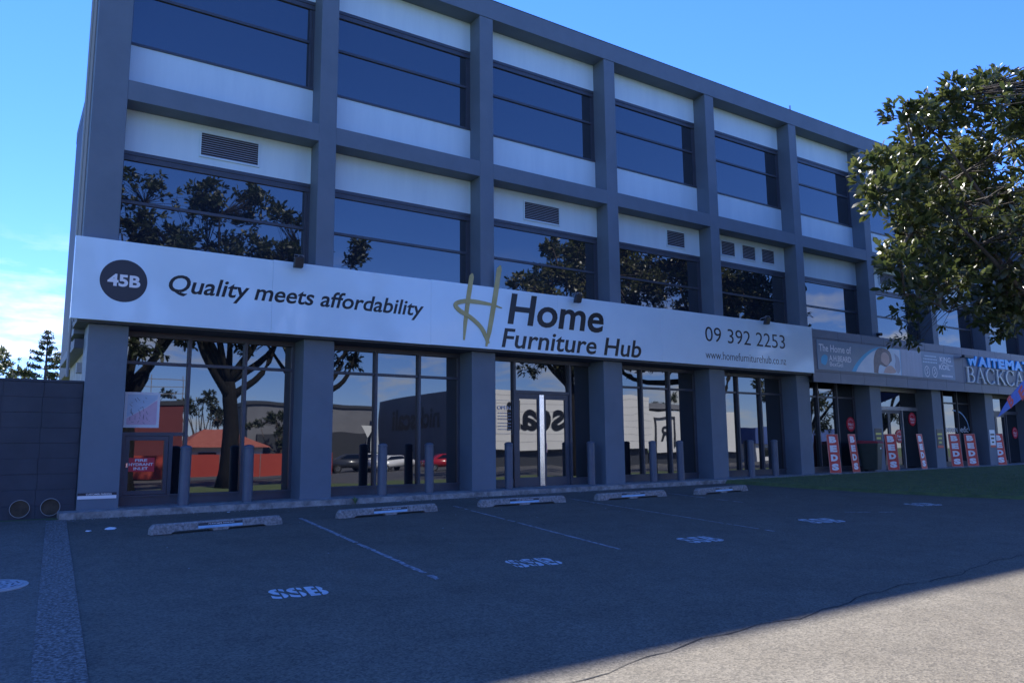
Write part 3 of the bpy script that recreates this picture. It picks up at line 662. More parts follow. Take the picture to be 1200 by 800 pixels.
# raised letters: blue capitals over cream serif capitals
ws = thing('raised_sign', 'raised blue capitals over large cream serif capitals on grey tiles', 'sign', (36, -0.12, 3.6))
xx = 31.62; wd = {'W': 0.86, 'A': 0.72, 'I': 0.24, 'T': 0.60, 'E': 0.55, 'M': 0.80}
for ch in 'WAITEMATA':
    text('blue_letter', ch, xx, 4.29, wd[ch], 0.42, -0.0755, 'letter_blue', ws, bold=0.06, depth=0.06); xx += wd[ch]+0.05
def serif_letter(ch, x, z, w, h):
    b = bm_new(); y1 = -0.0757; t = 0.13*h*1.15; th = 0.035*h; sf = 0.045*h
    cnt = [0]
    def P(pts): cnt[0] += 1; prism(b, [(x+p[0]*w, z+p[1]*h) for p in pts], y1-0.05-0.0015*cnt[0], y1)
    def RB(pts, ws_): cnt[0] += 1; ribbon(b, [(x+p[0]*w, z+p[1]*h) for p in pts], ws_, y1-0.05-0.0015*cnt[0], y1)
    def arc(cx, cz, rx, rz, a0, a1, wt, wn_, n=16):
        pts, ws_ = [], []
        for i in range(n+1):
            a = a0+(a1-a0)*i/n; pts.append((cx+rx*math.cos(a), cz+rz*math.sin(a))); ws_.append(wn_+(wt-wn_)*abs(math.cos(a))**1.3)
        RB(pts, ws_)
    tw = t/w; sw_ = 0.05
    def stem(cx): RB([(cx, 0.0), (cx, 1.0)], [t/2, t/2]); RB([(cx-tw*1.1, 0.02), (cx+tw*1.1, 0.02)], [sf/2]*2); RB([(cx-tw*1.1, 0.98), (cx+tw*1.1, 0.98)], [sf/2]*2)
    pi = math.pi
    if ch == 'B':
        stem(0.2); arc(0.45, 0.745, 0.30, 0.235, -pi/2, pi/2, t/2*0.9, th/2); arc(0.48, 0.265, 0.37, 0.245, -pi/2, pi/2, t/2, th/2)
        for zz, e in ((0.98, 0.46), (0.51, 0.48), (0.02, 0.50)): RB([(0.2, zz), (e, zz)], [th/2]*2)
    if ch == 'R':
        stem(0.2); arc(0.45, 0.735, 0.32, 0.245, -pi/2, pi/2, t/2, th/2)
        for zz in (0.98, 0.49): RB([(0.2, zz), (0.46, zz)], [th/2]*2)
        RB([(0.42, 0.49), (0.90, 0.02)], [t/2*0.8]*2); RB([(0.75, 0.02), (1.0, 0.02)], [sf/2]*2)
    if ch == 'E':
        stem(0.2); 
        for zz, e in ((0.98, 0.85), (0.51, 0.66), (0.02, 0.9)): RB([(0.2, zz), (e, zz)], [th/2]*2)
        for zz, e, s_ in ((0.89, 0.85, 0.11), (0.51, 0.66, 0.1), (0.12, 0.9, 0.12)): RB([(e, zz-s_), (e, zz+s_)], [sf*0.7]*2)
    if ch == 'A':
        RB([(0.12, 0.0), (0.5, 1.0)], [th*0.6]*2); RB([(0.47, 1.0), (0.88, 0.0)], [t/2]*2); RB([(0.27, 0.36), (0.72, 0.36)], [th/2]*2)
        RB([(0.0, 0.02), (0.26, 0.02)], [sf/2]*2); RB([(0.72, 0.02), (1.02, 0.02)], [sf/2]*2)
    if ch == 'C':
        arc(0.52, 0.5, 0.44, 0.5, 0.75, 2*pi-0.75, t/2, th/2, 26); RB([(0.88, 0.70), (0.88, 0.98)], [sf*0.6]*2); RB([(0.88, 0.02), (0.88, 0.26)], [sf*0.5]*2)
    if ch == 'K':
        stem(0.2); RB([(0.22, 0.42), (0.80, 0.98)], [th*0.6]*2); RB([(0.42, 0.58), (0.88, 0.02)], [t/2]*2)
        RB([(0.66, 0.98), (0.98, 0.98)], [sf/2]*2); RB([(0.72, 0.02), (1.04, 0.02)], [sf/2]*2)
    return obj('serif_letter', b, 'letter_cream', ws)
xx = 31.50; wd = {'B': 0.70, 'A': 0.84, 'C': 0.80, 'K': 0.86, 'R': 0.82, 'E': 0.68}
for ch in 'BACKCARE': serif_letter(ch, xx, 3.60, wd[ch], 0.64); xx += wd[ch]+0.03
t = thing('wall_lamp', 'small dark box lamp on an arm left of the blue capitals', 'lamp', (31.2, -0.2, 4.55))
obj('lamp_head', bbox_bm(30.85, 31.6, -0.42, -0.30, 4.55, 4.66, 0.01), 'ink_charcoal', t); obj('arm', bbox_bm(31.18, 31.24, -0.299, -0.076, 4.58, 4.62), 'ink_charcoal', t)
t = thing('security_camera', 'tiny dark security camera on top of the grey tiled fascia', 'camera', (25.5, -0.05, 5.02))
obj('bracket', bbox_bm(25.46, 25.54, -0.06, 0.0, 5.021, 5.10), 'ink_charcoal', t)
b = bm_new(); tube(b, [(25.5, 0.0, 5.14), (25.44, -0.2, 5.10)], [0.05, 0.06], 10); obj('camera_body', b, 'ink_charcoal', t)

# ================================================================== BOLLARDS
def make_bollard():
    t = thing('bollard', '', 'bollard', (0, 0, 0), 'charcoal steel bollards in front of the shopfront')
    b = bm_new(); lathe(b, [(0.105, 0.0), (0.105, 1.06), (0.098, 1.085)], 20); obj('post', b, 'bollard_paint', t, local=True)
    b = bm_new(); lathe(b, [(0.112, 1.085), (0.112, 1.11), (0.085, 1.14), (0.04, 1.155), (0.004, 1.158)], 20); o = obj('cap', b, 'bollard_paint', t, local=True)
    return t
bol = make_bollard()
BOL = [(1.79, 'bollard beside the hydrant hatch, leftmost of the row'), (3.01, 'bollard before the right side of the window with the red reflection'), (5.97, 'left of two bollards before the second shop window'), (7.16, 'right of two bollards before the second shop window'),
       (9.38, 'bollard left of the entrance door'), (12.03, 'bollard right of the entrance door'), (14.30, 'left bollard before the fourth shop window'), (15.39, 'right bollard before the fourth shop window'), (18.50, 'left bollard before the fifth shop window'), (19.66, 'bollard beside the grass verge, rightmost of the row')]
for i, (x, lab) in enumerate(BOL):
    o = bol if i == 0 else copy_tree(bol)
    o.location = (x, 0.30, slab_z(x)); o.rotation_euler = (random.uniform(-0.008, 0.008), random.uniform(-0.008, 0.008), random.uniform(0, 6)); o['label'] = 'charcoal steel '+lab

# ================================================================== WHEEL STOPS
def make_stop():
    t = thing('wheel_stop', '', 'wheel stop', (0, 0, 0), 'concrete wheel stops at the head of the bays')
    Lh, h, wb, wt = 1.06, 0.15, 0.085, 0.06
    b = bm_new()
    secs = [(-Lh, 0.0, 0.0), (-Lh+0.05, 0.0, h), (-Lh+0.28, 0.0, h), (-Lh+0.34, 0.035, h), (-0.14, 0.035, h), (-0.12, 0.0, h), (0.12, 0.0, h), (0.14, 0.035, h), (Lh-0.34, 0.035, h), (Lh-0.28, 0.0, h), (Lh-0.05, 0.0, h), (Lh, 0.0, 0.0)]
    rings = []
    for x, zb_, zt in secs:
        if zt == 0: zt = 0.10
        rings.append([b.verts.new(p) for p in ((x, -wb, zb_), (x, -wt-0.004, zt-0.018), (x, -wt+0.016, zt), (x, wt-0.016, zt), (x, wt+0.004, zt-0.018), (x, wb, zb_))])
    for i in range(len(rings)-1):
        for j in range(6): b.faces.new((rings[i][j], rings[i][(j+1)%6], rings[i+1][(j+1)%6], rings[i+1][j]))
    b.faces.new(rings[0]); b.faces.new(rings[-1])
    obj('kerb_block', b, 'concrete', t, local=True)
    # placard: dark band over pale blue band
    def pl(n, x0, x1, z0, z1, m, d):
        b = bm_new(); box(b, x0, x1, -wb-0.004-d, -wb+0.02, z0, z1)
        for v in b.verts: v.co.y += (v.co.z)*0.17
        return obj(n, b, m, t, local=True)
    pl('placard', -0.36, 0.36, 0.045, 0.125, 'placard_blue', 0.004); pl('placard_band', -0.36, 0.36, 0.085, 0.126, 'ink_charcoal', 0.0055)
    v, f = text_pts('CUSTOMER PARKING', 0.02, 0, 0, 2); lo, hi = v.min(0), v.max(0); b = bm_new()
    vv = [b.verts.new((-0.20+(p[0]-lo[0])/(hi[0]-lo[0])*0.42, -wb-0.0105+0.105*0.17, 0.094+(p[1]-lo[1])/(hi[1]-lo[1])*0.022)) for p in v]
    for q in f: b.faces.new([vv[i] for i in q])
    obj('placard_lettering', b, 'ink_white', t, local=True)
    return t
st = make_stop()
STOP = [((0.70,-2.98),(2.83,-2.62),'nearest and leftmost of the row, before the hydrant hatch'), ((3.84,-2.50),(6.02,-2.24),'between the first and second painted bay lines'), ((7.08,-2.12),(9.16,-2.22),'before the entrance door'),
        ((10.05,-2.28),(12.15,-2.28),'with a placard, right of the entrance door'), ((13.05,-2.45),(15.2,-2.20),'beside the grass verge, farthest and rightmost of the row')]
for i, (p, q, lab) in enumerate(STOP):
    o = st if i == 0 else copy_tree(st); x, y = (p[0]+q[0])/2, (p[1]+q[1])/2
    o.location = (x, y, gz(x, y)); o.rotation_euler = (0, -0.007, math.atan2(q[1]-p[1], q[0]-p[0])); o['label'] = 'concrete wheel stop '+lab

# ================================================================== SMALL SIGNS ON THE FURNITURE SHOP
YG = GLG-0.0145
t = thing('hydrant_sign', 'red sign with white letters FIRE HYDRANT INLET on the hatch', 'sign', (1.1, YG, 0.7))
X0 = 0.83; obj('plate', bbox_bm(X0, X0+0.49, YG-0.004, YG, 0.66, 0.93), 'sticker_red', t)
for i, s in enumerate(('FIRE', 'HYDRANT', 'INLET')): w = (0.22, 0.44, 0.26)[i]; text('lettering', s, X0+0.245-w/2, 0.855-i*0.08, w, 0.055, YG-0.0042, 'ink_white', t, bold=0.03)
t = thing('poster', 'white framed map poster with pink and blue areas in the left shop window', 'poster', (1.1, YG, 1.5))
PX0, PX1, PZ0, PZ1 = 0.72, 1.36, 1.52, 2.22
obj('sheet', bbox_bm(PX0, PX1, YG-0.004, YG, PZ0, PZ1), 'poster_paper', t)
def flat(pts, d, m, n='print'):
    b = bm_new(); prism(b, pts, YG-d, YG-d+0.0015); return obj(n, b, m, t)
flat([(PX0+0.05,PZ0+0.06),(PX1-0.05,PZ0+0.06),(PX1-0.05,PZ0+0.55),(PX0+0.40,PZ0+0.40),(PX0+0.05,PZ0+0.18)], 0.0058, 'poster_pink')
flat([(PX0+0.05,PZ0+0.20),(PX0+0.40,PZ0+0.42),(PX1-0.05,PZ0+0.57),(PX1-0.05,PZ1-0.05),(PX0+0.05,PZ1-0.05)], 0.0058, 'poster_blue')
random.seed(9); b = bm_new()
for i in range(26):
    x = random.uniform(PX0+0.1, PX1-0.12); z = random.uniform(PZ0+0.1, PZ1-0.1); ribbon(b, [(x, z), (x+random.uniform(-0.06, 0.06), z+random.uniform(-0.09, 0.09))], [0.003]*2, YG-0.0066-0.00002*i, YG-0.0058)
obj('print', b, 'ink_charcoal', t)
t = thing('door_hours_sign', 'white OPEN lettering with opening hours on the glass left of the entrance door', 'sign', (9.5, YG, 1.3))
text('lettering', 'OPEN', 9.40, 2.06, 0.40, 0.10, YG, 'ink_white', t, bold=0.0)
b = bm_new()
for z in (1.44, 2.30): box(b, 9.36, 9.86, YG-0.001, YG, z, z+0.006)
for x in (9.354, 9.86): box(b, x, x+0.006, YG-0.001, YG, 1.44, 2.306)
for i, z in enumerate((1.96, 1.88, 1.80, 1.70, 1.62, 1.54)):
    for q in range(7): box(b, 9.42+q*0.06, 9.455+q*0.06+0.012*(q % 2), YG-0.001, YG, z, z+0.02)
obj('hours', b, 'banner_mist', t)
t = thing('parking_placard', 'narrow black and white placard low on the corner column', 'placard', (0.3, 0.18, 0.25))
obj('plate', bbox_bm(-0.035, 0.60, 0.178, 0.189, 0.20, 0.26), 'ink_white', t); obj('band', bbox_bm(-0.035, 0.60, 0.176, 0.1885, 0.261, 0.31), 'ink_charcoal', t)
text('lettering', 'CUSTOMER PARKING', 0.10, 0.27, 0.42, 0.03, 0.1758, 'ink_white', t, bold=0.02, depth=0.001)

# ================================================================== BED SHOP FRONT
def bed_board(x, y, w, h, rot, lean, lab):
    t = thing('bed_sign', lab, 'sign', (x, y, slab_z(x)), 'red BEDS boards in front of the bed shop')
    b = bm_new(); box(b, -w/2, w/2, -0.006, 0.006, 0, h); obj('board', b, 'red_sign', t, local=True)
    b = bm_new()
    for a0, a1, z0, z1 in ((-w/2, -w/2+0.012, 0, h), (w/2-0.012, w/2, 0, h), (-w/2+0.0121, w/2-0.0121, 0, 0.012), (-w/2+0.0121, w/2-0.0121, h-0.012, h)): box(b, a0, a1, -0.0085, -0.0061, z0, z1)
    obj('border', b, 'skin_print', t, local=True)
    for i, ch in enumerate('BEDS'):
        v, f = text_pts(ch, 0.07, 0, 0, 3); lo, hi = v.min(0), v.max(0); b = bm_new(); lw, lh = w*0.60, h*0.175; zc = h*(0.86-0.235*i)-lh/2
        vv = [b.verts.new(((p[0]-lo[0])/(hi[0]-lo[0])*lw-lw/2, -0.0095, zc+(p[1]-lo[1])/(hi[1]-lo[1])*lh-lh*0.0)) for p in v]
        for q in f: b.faces.new([vv[j] for j in q])
        obj('letter', b, 'ink_white', t, local=True)
    t.rotation_euler = (-lean, 0, rot)
    return t
def WX(px, y, py=552):    # x on the vertical plane y, read at ground level
    d = fw + r2*(px-600)/901.5 + u2*(400-py)/901.5; return CAM.x+d.x*(y-CAM.y)/d.y
for px, y, w, rot, lab in ((979.5, 0.10, 0.46, -0.55, 'faded orange red BEDS board, leftmost, left of the wheelie bin'), (1004, 0.05, 0.46, -0.05, 'narrow looking turned red BEDS board touching the wheelie bin'), (1048, 0.12, 0.50, -0.55, 'red BEDS board before the glass door right of the wheelie bin'),
                         (1084, 0.02, 0.44, 0.0, 'turned red BEDS board with its reflection in the glass beside it'), (1123, 0.35, 0.52, -0.6, 'left board of the close pair of red BEDS boards'), (1141.5, 0.25, 0.52, -0.6, 'right board of the close pair of red BEDS boards'), (1175, 0.12, 0.54, -0.5, 'red BEDS board under the blue feather flag')):
    bed_board(WX(px, y), y, w*0.88, 1.32, rot, 0.09, lab)
# wheelie bin
bx_ = WX(1022, 0.0)
t = thing('wheelie_bin', 'dark green wheelie bin with a dull red lid between the BEDS boards', 'bin', (bx_, 0.0, slab_z(bx_)))
b = bm_new(); lo_, hi_ = [], []
for sx, sy in ((-1,-1),(1,-1),(1,1),(-1,1)): lo_.append(b.verts.new((sx*0.24, sy*0.26, 0.06))); hi_.append(b.verts.new((sx*0.31, sy*0.34, 0.98)))
b.faces.new(lo_[::-1]); b.faces.new(hi_)
for i in range(4): b.faces.new((lo_[i], lo_[(i+1)%4], hi_[(i+1)%4], hi_[i]))
bmesh.ops.bevel(b, geom=b.edges[:], offset=0.02, segments=2, affect='EDGES'); body = obj('body', b, 'bin_green', t, local=True)
b = bm_new(); box(b, -0.33, 0.33, -0.355, 0.355, 0.93, 0.975); obj('rim', b, 'bin_green', t, local=True)
b = bm_new(); lo_ = [b.verts.new(p) for p in ((-0.33,-0.39,0.985),(0.33,-0.39,0.985),(0.33,0.38,0.985),(-0.33,0.38,0.985))]; hi_ = [b.verts.new(p) for p in ((-0.27,-0.30,1.06),(0.27,-0.30,1.06),(0.27,0.34,1.09),(-0.27,0.34,1.09))]
b.faces.new(lo_[::-1]); b.faces.new(hi_)
for i in range(4): b.faces.new((lo_[i], lo_[(i+1)%4], hi_[(i+1)%4], hi_[i]))
obj('lid', b, 'bin_lid', t, local=True)
b = bm_new(); tube(b, [(-0.26, 0.42, 1.02), (0.26, 0.42, 1.02)], 0.018, 8); box(b, -0.27, -0.24, 0.34, 0.42, 1.0, 1.03); box(b, 0.24, 0.27, 0.34, 0.42, 1.0, 1.03); obj('handle', b, 'bin_green', t, local=True)
for s in (-1, 1):
    b = bm_new(); tube(b, [(s*0.24, 0.28, 0.10), (s*0.30, 0.28, 0.10)], 0.10, 14); obj('wheel', b, 'rubber', t, local=True)
b = bm_new(); box(b, 0.0, 0.12, -0.345, -0.33, 0.78, 0.84)
for v in b.verts: v.co.y += (0.98-v.co.z)*0.085
obj('number_sticker', b, 'ink_white', t, local=True)
t.rotation_euler = (0, 0, 0.25)
# round stickers on the glass
def sticker(x, z, lab, r=0.27):
    t = thing('round_sticker', lab, 'sticker', (x, YG, z-r), 'red round stickers on the bed shop glass')
    b = bm_new(); prism(b, [(x+(r if i % 2 else r*0.93)*math.cos(2*math.pi*i/40), z+(r if i % 2 else r*0.93)*math.sin(2*math.pi*i/40)) for i in range(40)], YG-0.003, YG); obj('disc', b, 'sticker_red', t)
    text('lettering', 'No1', x-r*0.55, z-r*0.22, r*1.1, r*0.45, YG-0.0032, 'ink_white', t, bold=0.03, depth=0.001)
    b = bm_new(); box(b, x-r*0.5, x+r*0.5, YG-0.004, YG-0.0031, z-r*0.45, z-r*0.36); box(b, x-r*0.4, x+r*0.4, YG-0.004, YG-0.0031, z-r*0.60, z-r*0.53)
    for i in range(5): a = math.pi*(0.25+0.125*i); box(b, x+r*0.62*math.cos(a)-0.012, x+r*0.62*math.cos(a)+0.012, YG-0.004, YG-0.0031, z+r*0.68*math.sin(a)-0.02, z+r*0.68*math.sin(a)+0.02)
    obj('mark', b, 'ink_white', t)
def WZ(px, py, y):
    d = fw + r2*(px-600)/901.5 + u2*(400-py)/901.5; q = (y-CAM.y)/d.y; return CAM.x+d.x*q, CAM.z+d.z*q
for px, py, lab in ((997, 497, 'round red sticker on the window above the leftmost BEDS boards'), (1054, 511, 'round red sticker low on the glass door right of the bin'), (1069, 491, 'round red sticker on the side pane right of the glass door'), (1189.5, 507, 'round red sticker on the glass under the blue feather flag')):
    x, z = WZ(px, py, YG); sticker(x, z, lab)
for px, py, lab in ((1030.5, 514, 'dark plaque with yellow lines on the column above the bin'), (1103, 514, 'dark plaque with yellow lines on the column left of the paired BEDS boards'), (1165, 514, 'pale green plaque on the column left of the flag')):
    x, z = WZ(px, py, 0.18); t = thing('wall_plaque', lab, 'plaque', (x, 0.18, z-0.35), 'plaques on the bed shop columns')
    x = round((x-0.2)/B)*B+0.20
    obj('plate', bbox_bm(x-0.22, x+0.22, 0.178, 0.189, z-0.35, z+0.38), 'ink_charcoal' if px < 1150 else 'banner_pale', t)
    b = bm_new()
    for i in range(3): box(b, x-0.17+0.04*i, x+0.17-0.04*i, 0.175, 0.1775, z+0.15-i*0.16, z+0.22-i*0.16)
    obj('mark', b, 'yellow_ink' if px < 1150 else 'bin_green', t)
    obj('strip', bbox_bm(x-0.22, x+0.22, 0.174, 0.1778, z-0.35, z-0.26), 'red_sign', t)
t = thing('window_lettering', 'white script lettering and blue arc on the glass behind the paired BEDS boards', 'lettering', (30.5, YG, 1.5))
x, z = WZ(1106, 507, YG); text('lettering', 'Posturepedic', x, z-0.05, 2.0, 0.34, YG, 'banner_pale', t, depth=0.002)
b = bm_new(); ribbon(b, [(p.x, p.y) for p in spline([(x+0.9, z+0.95), (x+1.5, z+0.85), (x+1.95, z+0.5), (x+2.1, z+0.1)], 6)], [0.03]*19, YG-0.002, YG); obj('arc', b, 'placard_blue', t)
# feather flag
t = thing('feather_flag', 'blue feather flag with red letters at the right edge', 'flag', (34.9, -2.2, gz(34.9, -2.2)))
tipx, tipz = WZ(1169, 489, -2.2)
def FZ(px, py): return WZ(px, py, -2.2)
bp = [FZ(1240, 556), FZ(1243, 470), FZ(1240, 400), FZ(1228, 372), FZ(1212, 378)]
b = bm_new(); pp = spline(bp, 6); tube(b, [(p.x, -2.2, p.y) for p in pp], [0.025-0.012*i/len(pp) for i in range(len(pp))], 8); obj('pole', b, 'steel_grey', t)
outl = [FZ(1169, 489), FZ(1176, 476), FZ(1186, 461), FZ(1198, 447), FZ(1212, 435), FZ(1226, 420), FZ(1238, 402), FZ(1240, 430), FZ(1236, 446), FZ(1220, 455), FZ(1200, 465), FZ(1184, 478)]
b = bm_new(); prism(b, outl, -2.206, -2.194)
obj('sail', b, 'flag_blue', t)
for i, ch in enumerate('BEDS'):
    cx_, cz_ = FZ(1184+13.5*i, 469.5-9.5*i); v, f = text_pts(ch, 0.05, 0, 0, 3); lo, hi = v.min(0), v.max(0); b = bm_new(); a = R(38); lw = lh = 0.42+0.04*i
    vv = []
    for p in v:
        X = (p[0]-lo[0])/(hi[0]-lo[0])*lw-lw/2; Z = (p[1]-lo[1])/(hi[1]-lo[1])*lh-lh/2
        vv.append(b.verts.new((cx_+X*math.cos(a)-Z*math.sin(a), -2.2075, cz_+X*math.sin(a)+Z*math.cos(a))))
    for q in f: b.faces.new([vv[j] for j in q])
    obj('letter', b, 'flag_red', t)
b = bm_new(); lathe(b, [(0.28, gz(34.9,-2.2)+0.04), (0.28, gz(34.9,-2.2)+0.10), (0.05, gz(34.9,-2.2)+0.14)], 20, (bp[0][0], -2.2)); obj('base', b, 'ink_charcoal', t)

# ================================================================== BLOCK WALL ON THE LEFT
bw = thing('block_wall', 'dark painted block wall left of the building with two pipe holes', 'wall', (-2.4, 0.4, -0.2))
obj('mortar', bbox_bm(-5.0, -0.05, 0.312, 0.50, -0.25, 2.305), 'block_paint', bw)
me = mesh_of(bbox_bm(-0.3085, 0.3085, -0.02, 0.02, 0, 0.2725, 0.003), 'block', 'block_paint')
random.seed(4)
for j in range(9):
    for i in range(8):
        o = share('block', me, (-0.36-0.62*i-(0.012 if j % 2 else 0), 0.318+random.uniform(-0.004, 0.004), -0.16+0.275*j), bw)
obj('coping', bbox_bm(-5.0, -0.05, 0.288, 0.52, 2.318, 2.36), 'block_paint', bw)
obj('end_pier', bbox_bm(-0.048, 0.02, 0.33, 0.52, -0.2, 2.36), 'block_paint', bw)
for x, z in ((-0.905, 0.07), (-0.44, 0.08)):
    b = bm_new(); n = 28; ro, ri = 0.155, 0.146
    rg = [[b.verts.new((x+r*math.cos(2*math.pi*q/n), y, z+r*math.sin(2*math.pi*q/n))) for q in range(n)] for r, y in ((ro, 0.36), (ro, 0.255), (ri, 0.255), (ri, 0.288))]
    for s in range(3):
        for q in range(n): b.faces.new((rg[s][q], rg[s][(q+1)%n], rg[s+1][(q+1)%n], rg[s+1][q]))
    obj('pipe_end', b, 'pipe_white', bw)
    b = bm_new(); prism(b, [(x+ri*math.cos(2*math.pi*q/n), z+ri*math.sin(2*math.pi*q/n)) for q in range(n)], 0.286, 0.296); obj('pipe_mouth', b, 'soil', bw)

# manhole cover in the driveway
mh = thing('manhole_cover', 'round pale iron manhole cover in the driveway', 'manhole cover', (-1.27, -6.02, gz(-1.27,-6.02)))
b = bm_new(); lathe(b, [(0.36, 0.001), (0.36, 0.012)], 40); obj('frame_ring', b, 'concrete_pale', mh, local=True)
b = bm_new(); lathe(b, [(0.30, 0.0125), (0.30, 0.018)], 40); obj('lid', b, 'iron', mh, local=True)
b = bm_new()
for r in (0.26, 0.21, 0.16, 0.11, 0.06):
    for q in range(16):
        if (q+int(r*100)) % 2: continue
        a0, a1 = 2*math.pi*q/16, 2*math.pi*(q+1.1)/16
        v = [b.verts.new((rr*math.cos(a), rr*math.sin(a), 0.0195)) for rr, a in ((r, a0), (r+0.022, a0), (r+0.022, a1), (r, a1))]; b.faces.new(v)
obj('tread_pattern', b, 'ink_charcoal', mh, local=True)
mh.rotation_euler = (R(2.4), 0, 0)

# weeds and litter along the slab edge
random.seed(8)
def weed(x, y, s, lab):
    b = bm_new()
    for i in range(16):
        a = random.uniform(0, 6.28); l = random.uniform(0.5, 1)*s; w = 0.012
        d = Vector((math.cos(a), math.sin(a), 0)); n = Vector((-d.y, d.x, 0)); p = Vector((x, y, gz(x, y)))
        m_ = p+d*l*0.35+Vector((0, 0, l*0.8)); e = p+d*l*0.8+Vector((0, 0, l*0.95))
        b.faces.new([b.verts.new(q) for q in (p-n*w*0.4, p+n*w*0.4, m_+n*w, m_-n*w)]); b.faces.new([b.verts.new(q) for q in (m_-n*w, m_+n*w, e)])
    return tag(obj('weed', b, 'grass_blade'), lab, 'weed')
weed(5.05, -0.42, 0.17, 'small green weed growing at the slab edge before the second shop window')
for x, y, s, lab in ((0.30, -1.95, 0.09, 'crumpled scrap of white paper on the asphalt by the corner column'), (-0.02, -2.05, 0.05, 'smaller pale scrap left of the white paper scrap'), (2.45, -0.55, 0.03, 'pale pebble at the slab edge before the left shop window')):
    b = bm_new(); bmesh.ops.create_icosphere(b, subdivisions=2, radius=s)
    for v in b.verts: v.co *= random.uniform(0.65, 1.15); v.co.z = abs(v.co.z)*0.35; v.co += Vector((x, y, gz(x, y)))
    tag(obj('paper_scrap' if s > 0.04 else 'pebble', b, 'poster_paper'), lab, 'litter' if s > 0.04 else 'pebble')
b = bm_new()
for i in range(420):
    x = random.uniform(-0.2, 15); y = -0.36-abs(random.gauss(0, 0.12))-(random.uniform(0, 6) if random.random() < 0.15 else 0); s = random.uniform(0.006, 0.018)
    z = gz(x, y); a = random.uniform(0, 6.28); c_, s_ = math.cos(a)*s, math.sin(a)*s
    q = [b.verts.new(p) for p in ((x+c_, y+s_, z), (x-s_, y+c_, z), (x-c_, y-s_, z), (x+s_, y-c_, z))]; tp = b.verts.new((x, y, z+s*0.7))
    for j in range(4): b.faces.new((q[j], q[(j+1)%4], tp))
gr = obj('grit', b, 'concrete'); tag(gr, 'loose grit and leaf crumbs scattered along the slab edge', 'grit', kind='stuff')

# ================================================================== TREES
def leaf_cloud(P, D, per, size, spread, rng, droop=0.0, wid=0.19):
    """leaves (4 triangles each, folded) around twig ends P with directions D"""
    n = len(P)*per
    C = np.repeat(P, per, 0); D0 = np.repeat(D, per, 0)
    d = rng.normal(size=(n, 3)); d -= 0
    d = d/np.linalg.norm(d, axis=1, keepdims=True)
    dirs = D0*0.55+d*spread; dirs[:,2] -= droop; dirs /= np.linalg.norm(dirs, axis=1, keepdims=True)
    side = np.cross(dirs, rng.normal(size=(n, 3))*0.6+np.array([0, 0, 1.0])); side /= np.linalg.norm(side, axis=1, keepdims=True)
    nrm = np.cross(side, dirs); flip = nrm[:,2] < 0; side[flip] *= -1; nrm[flip] *= -1
    s = size*rng.uniform(0.65, 1.25, (n, 1)); base = C+dirs*s*0.12+rng.normal(size=(n, 3))*size*0.18
    V = np.empty((n, 6, 3)); V[:,0] = base
    for a_, u_, sg in ((1, 0.30, 1), (2, 0.70, 1), (5, 0.30, -1), (4, 0.70, -1)): V[:,a_] = base+dirs*s*u_+side*s*wid*(0.88 if u_ < 0.5 else 1.0)*sg+nrm*s*(0.05 if u_ < 0.5 else 0.03)
    V[:,3] = base+dirs*s-nrm*s*0.08
    i = np.arange(n)[:,None]*6
    F = np.concatenate([i+[0,5,1], i+[1,5,4], i+[1,4,2], i+[2,4,3]], 1).reshape(-1, 3)
    return V.reshape(-1, 3), F
def crown_points(n, c, r, rng, lobes, fill=0.45):
    out = []
    dl = rng.normal(size=(lobes, 3)); dl /= np.linalg.norm(dl, axis=1, keepdims=True); amp = rng.uniform(-0.28, 0.30, lobes)
    while len(out) < n:
        d = rng.normal(size=3); d /= np.linalg.norm(d)
        rad = 1+np.sum(amp*np.maximum(0, dl@d)**7); u = rng.uniform(fill, 1)**0.55
        if d[2] < -0.55 and rng.random() < 0.6: continue
        out.append((c+d*r*rad*u, d))
    P = np.array([o[0] for o in out]); D = np.array([o[1] for o in out])
    k = max(12, n//16); own = rng.integers(0, k, n-k); P[k:] = P[own]+rng.normal(size=(n-k, 3))*r*np.array([0.075, 0.075, 0.055]); D[k:] = D[own]*0.6+(P[k:]-P[own])/r*3
    D[:,2] += 0.25; D /= np.linalg.norm(D, axis=1, keepdims=True)
    return P, D
